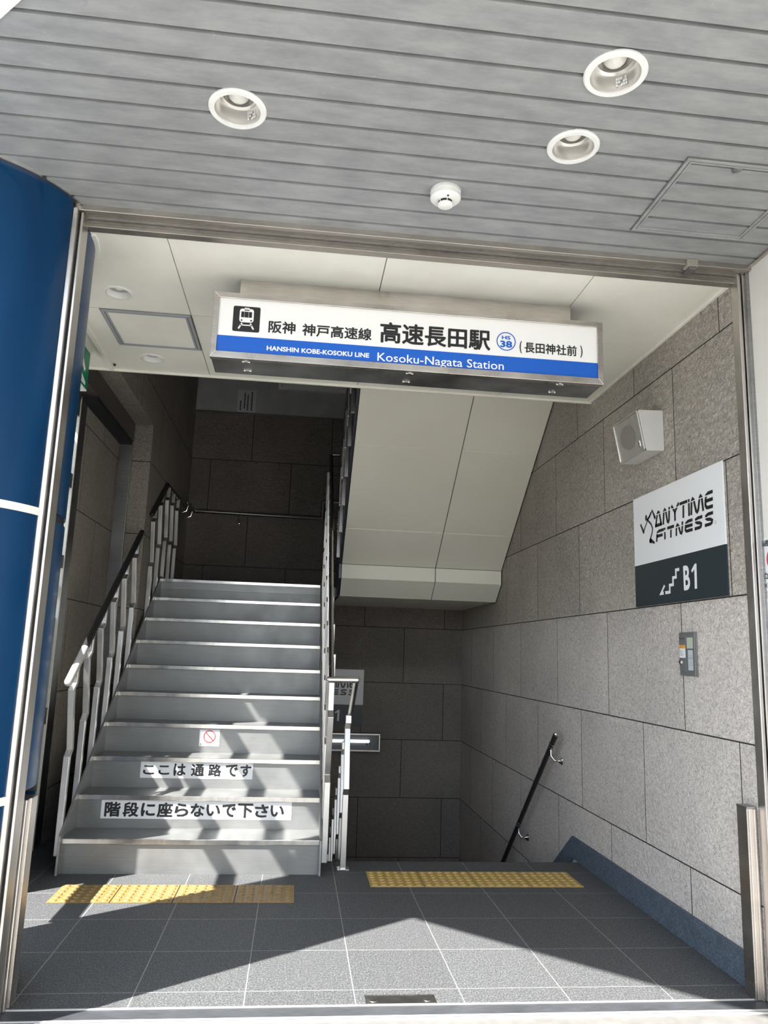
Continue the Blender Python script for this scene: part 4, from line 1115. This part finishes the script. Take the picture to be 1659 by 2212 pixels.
# floor lock cover plate
fp = thing('floor_plate', 'dark steel cover plate with two screws set in the floor at the threshold', 'plate', (0.066, 0.04, 0))
obj('plate', MB().box(-0.058, 0.192, 0.008, 0.074, 0.0, 0.003), M['steel_dark'], fp, bevel=0.001)
obj('edge', MB().box(-0.062, -0.058, 0.008, 0.078, 0, 0.0035).box(0.192, 0.196, 0.008, 0.078, 0, 0.0035).box(-0.062, 0.196, 0.074, 0.078, 0, 0.0035), M['steel'], fp)
for x, a in ((-0.033, 0.2), (0.165, 0.9)):
    s_ = obj('screw', MB().lathe([(0.014, 0.003), (0.013, 0.0045), (0.0005, 0.0045)], (x, 0.033, 0.0), 22), M['steel'], fp, smooth=True)
    c_, n_ = math.cos(a) * 0.0115, math.sin(a) * 0.0115
    b = MB(); q = Vector((-math.sin(a), math.cos(a), 0)) * 0.0014
    b.face([Vector((x - c_, 0.033 - n_, 0.0048)) - q, Vector((x + c_, 0.033 + n_, 0.0048)) - q, Vector((x + c_, 0.033 + n_, 0.0048)) + q, Vector((x - c_, 0.033 - n_, 0.0048)) + q])
    obj('screw_slot', b, M['dark'], s_)

# ------------------------------------------------------------------ upper landing fittings
fl = thing('batten_light', 'white batten light fitting on the grey upper back wall', 'light fixture', (-0.3, 5.5, 4.24))
obj('batten', MB().box(-0.66, 0.06, 5.50, YB + 0.009, 4.20, 4.275), M['white'], fl, bevel=0.004)
obj('end_block', MB().box(-0.735, -0.66, 5.49, YB + 0.009, 4.19, 4.285), M['white'], fl, bevel=0.004)
obj('knob', MB().lathe([(0.018, -0.01), (0.018, 0.0)], (-0.695, 5.49, 4.235), 18, 'y', True), M['label_grey'], fl, smooth=True)
np_ = thing('wall_notice', 'pale notice plate with vertical print on the grey upper back wall', 'notice', (-1.09, 5.55, 3.9))
obj('plate', MB().box(-1.192, -0.985, 5.553, YB + 0.009, 3.905, 4.17), M['label_grey'], np_)
F = Flat((0, 5.553, 0), (1, 0, 0), (0, 0, 1), 0.001)
for i, (x, z0, z1) in enumerate(((-1.155, 3.93, 4.03), (-1.11, 3.95, 4.13), (-1.075, 3.93, 4.11), (-1.03, 3.93, 4.14))):
    zz = z0
    while zz < z1:
        F.rect(x - 0.008, x + 0.008, zz, zz + 0.014); zz += 0.019
F.out('print', M['black'], np_)

# basement light box with exit mark
lb = thing('exit_light_box', 'wide steel framed light box with arrow and 1 on the basement back wall', 'light box', (0.2, 5.5, 0.3))
bx0, bx1, bz0_, bz1_ = -0.30, 0.565, 0.215, 0.400
obj('housing', MB().box(bx0, bx1, 5.46, YB - 0.001, bz0_, bz1_), M['steel_dark'], lb)
b = MB(); w_ = 0.016
b.box(bx0, bx1, 5.43, 5.46, bz1_ - w_, bz1_).box(bx0, bx1, 5.43, 5.46, bz0_, bz0_ + w_).box(bx1 - w_, bx1, 5.43, 5.46, bz0_ + w_, bz1_ - w_).box(bx0, bx0 + w_, 5.43, 5.46, bz0_ + w_, bz1_ - w_)
obj('frame', b, M['steel'], lb, bevel=0.002)
obj('tube', MB().tube([(bx0 + 0.04, 5.448, 0.318), (0.44, 5.448, 0.318)], 0.015).ball((0.44, 5.448, 0.318), 0.015, 12), M['tube_glow'], lb, smooth=True)  # bright streak on the box modelled as an emissive tube
F = Flat((0, 5.459, 0), (1, 0, 0), (0, 0, 1), 0.001); F.rect(bx0 + w_, bx1 - w_, bz0_ + w_, bz1_ - w_); F.out('face', plain('dusky acrylic', (0.16, 0.18, 0.19, 1), 0.25), lb)
F = Flat((0, 5.457, 0), (1, 0, 0), (0, 0, 1), 0.001); F.poly([(0.412, 0.278), (0.436, 0.278), (0.424, 0.322)]).rect(0.452, 0.461, 0.278, 0.326).poly([(0.444, 0.312), (0.461, 0.326), (0.452, 0.326)])
F.out('mark', M['black'], lb)

# ------------------------------------------------------------------ notices on the wing wall
wn_ = thing('wall_notice', 'white notice with red prohibition ring at the right picture edge', 'notice', (1.5, -0.28, 1.54))
F = Flat((1.502, -0.068, 1.544), (0, -1, 0), (0, 0, 1), 0.0015); F.rect(0, 0.40, 0, 0.218, 0.02); sh_ = F.out('sheet', M['white_board'], wn_)
F = Flat((1.502, -0.068, 1.544), (0, -1, 0), (0, 0, 1), 0.0024); F.text('通路', 0.020, 0.098, 0.180, 0.206, 0.02).text('立ち', 0.012, 0.078, 0.048, 0.074, 0.02).text('(不', 0.024, 0.066, 0.012, 0.032, 0.01)
F.out('lettering', M['black'], sh_)
F = Flat((1.502, -0.068, 1.544), (0, -1, 0), (0, 0, 1), 0.0024); F.ring(0.085, 0.125, 0.040, 0.048); F.out('red_ring', M['red'], sh_)
F = Flat((1.502, -0.068, 1.544), (0, -1, 0), (0, 0, 1), 0.002); F.disc(0.085, 0.125, 0.040); F.out('grey_disc', M['grey_print'], sh_)
w2 = thing('wall_notice', 'lower white rounded notice at the right edge below the red ring notice', 'notice', (1.5, -0.28, 1.2))
F = Flat((1.502, -0.078, 1.13), (0, -1, 0), (0, 0, 1), 0.0015); F.rect(0, 0.40, 0, 0.395, 0.04); sh2 = F.out('sheet', M['white_board'], w2)
F = Flat((1.502, -0.078, 1.13), (0, -1, 0), (0, 0, 1), 0.0024); F.text('反', 0.020, 0.046, 0.268, 0.294, 0.01); F.out('lettering', M['grey_print'], sh2)
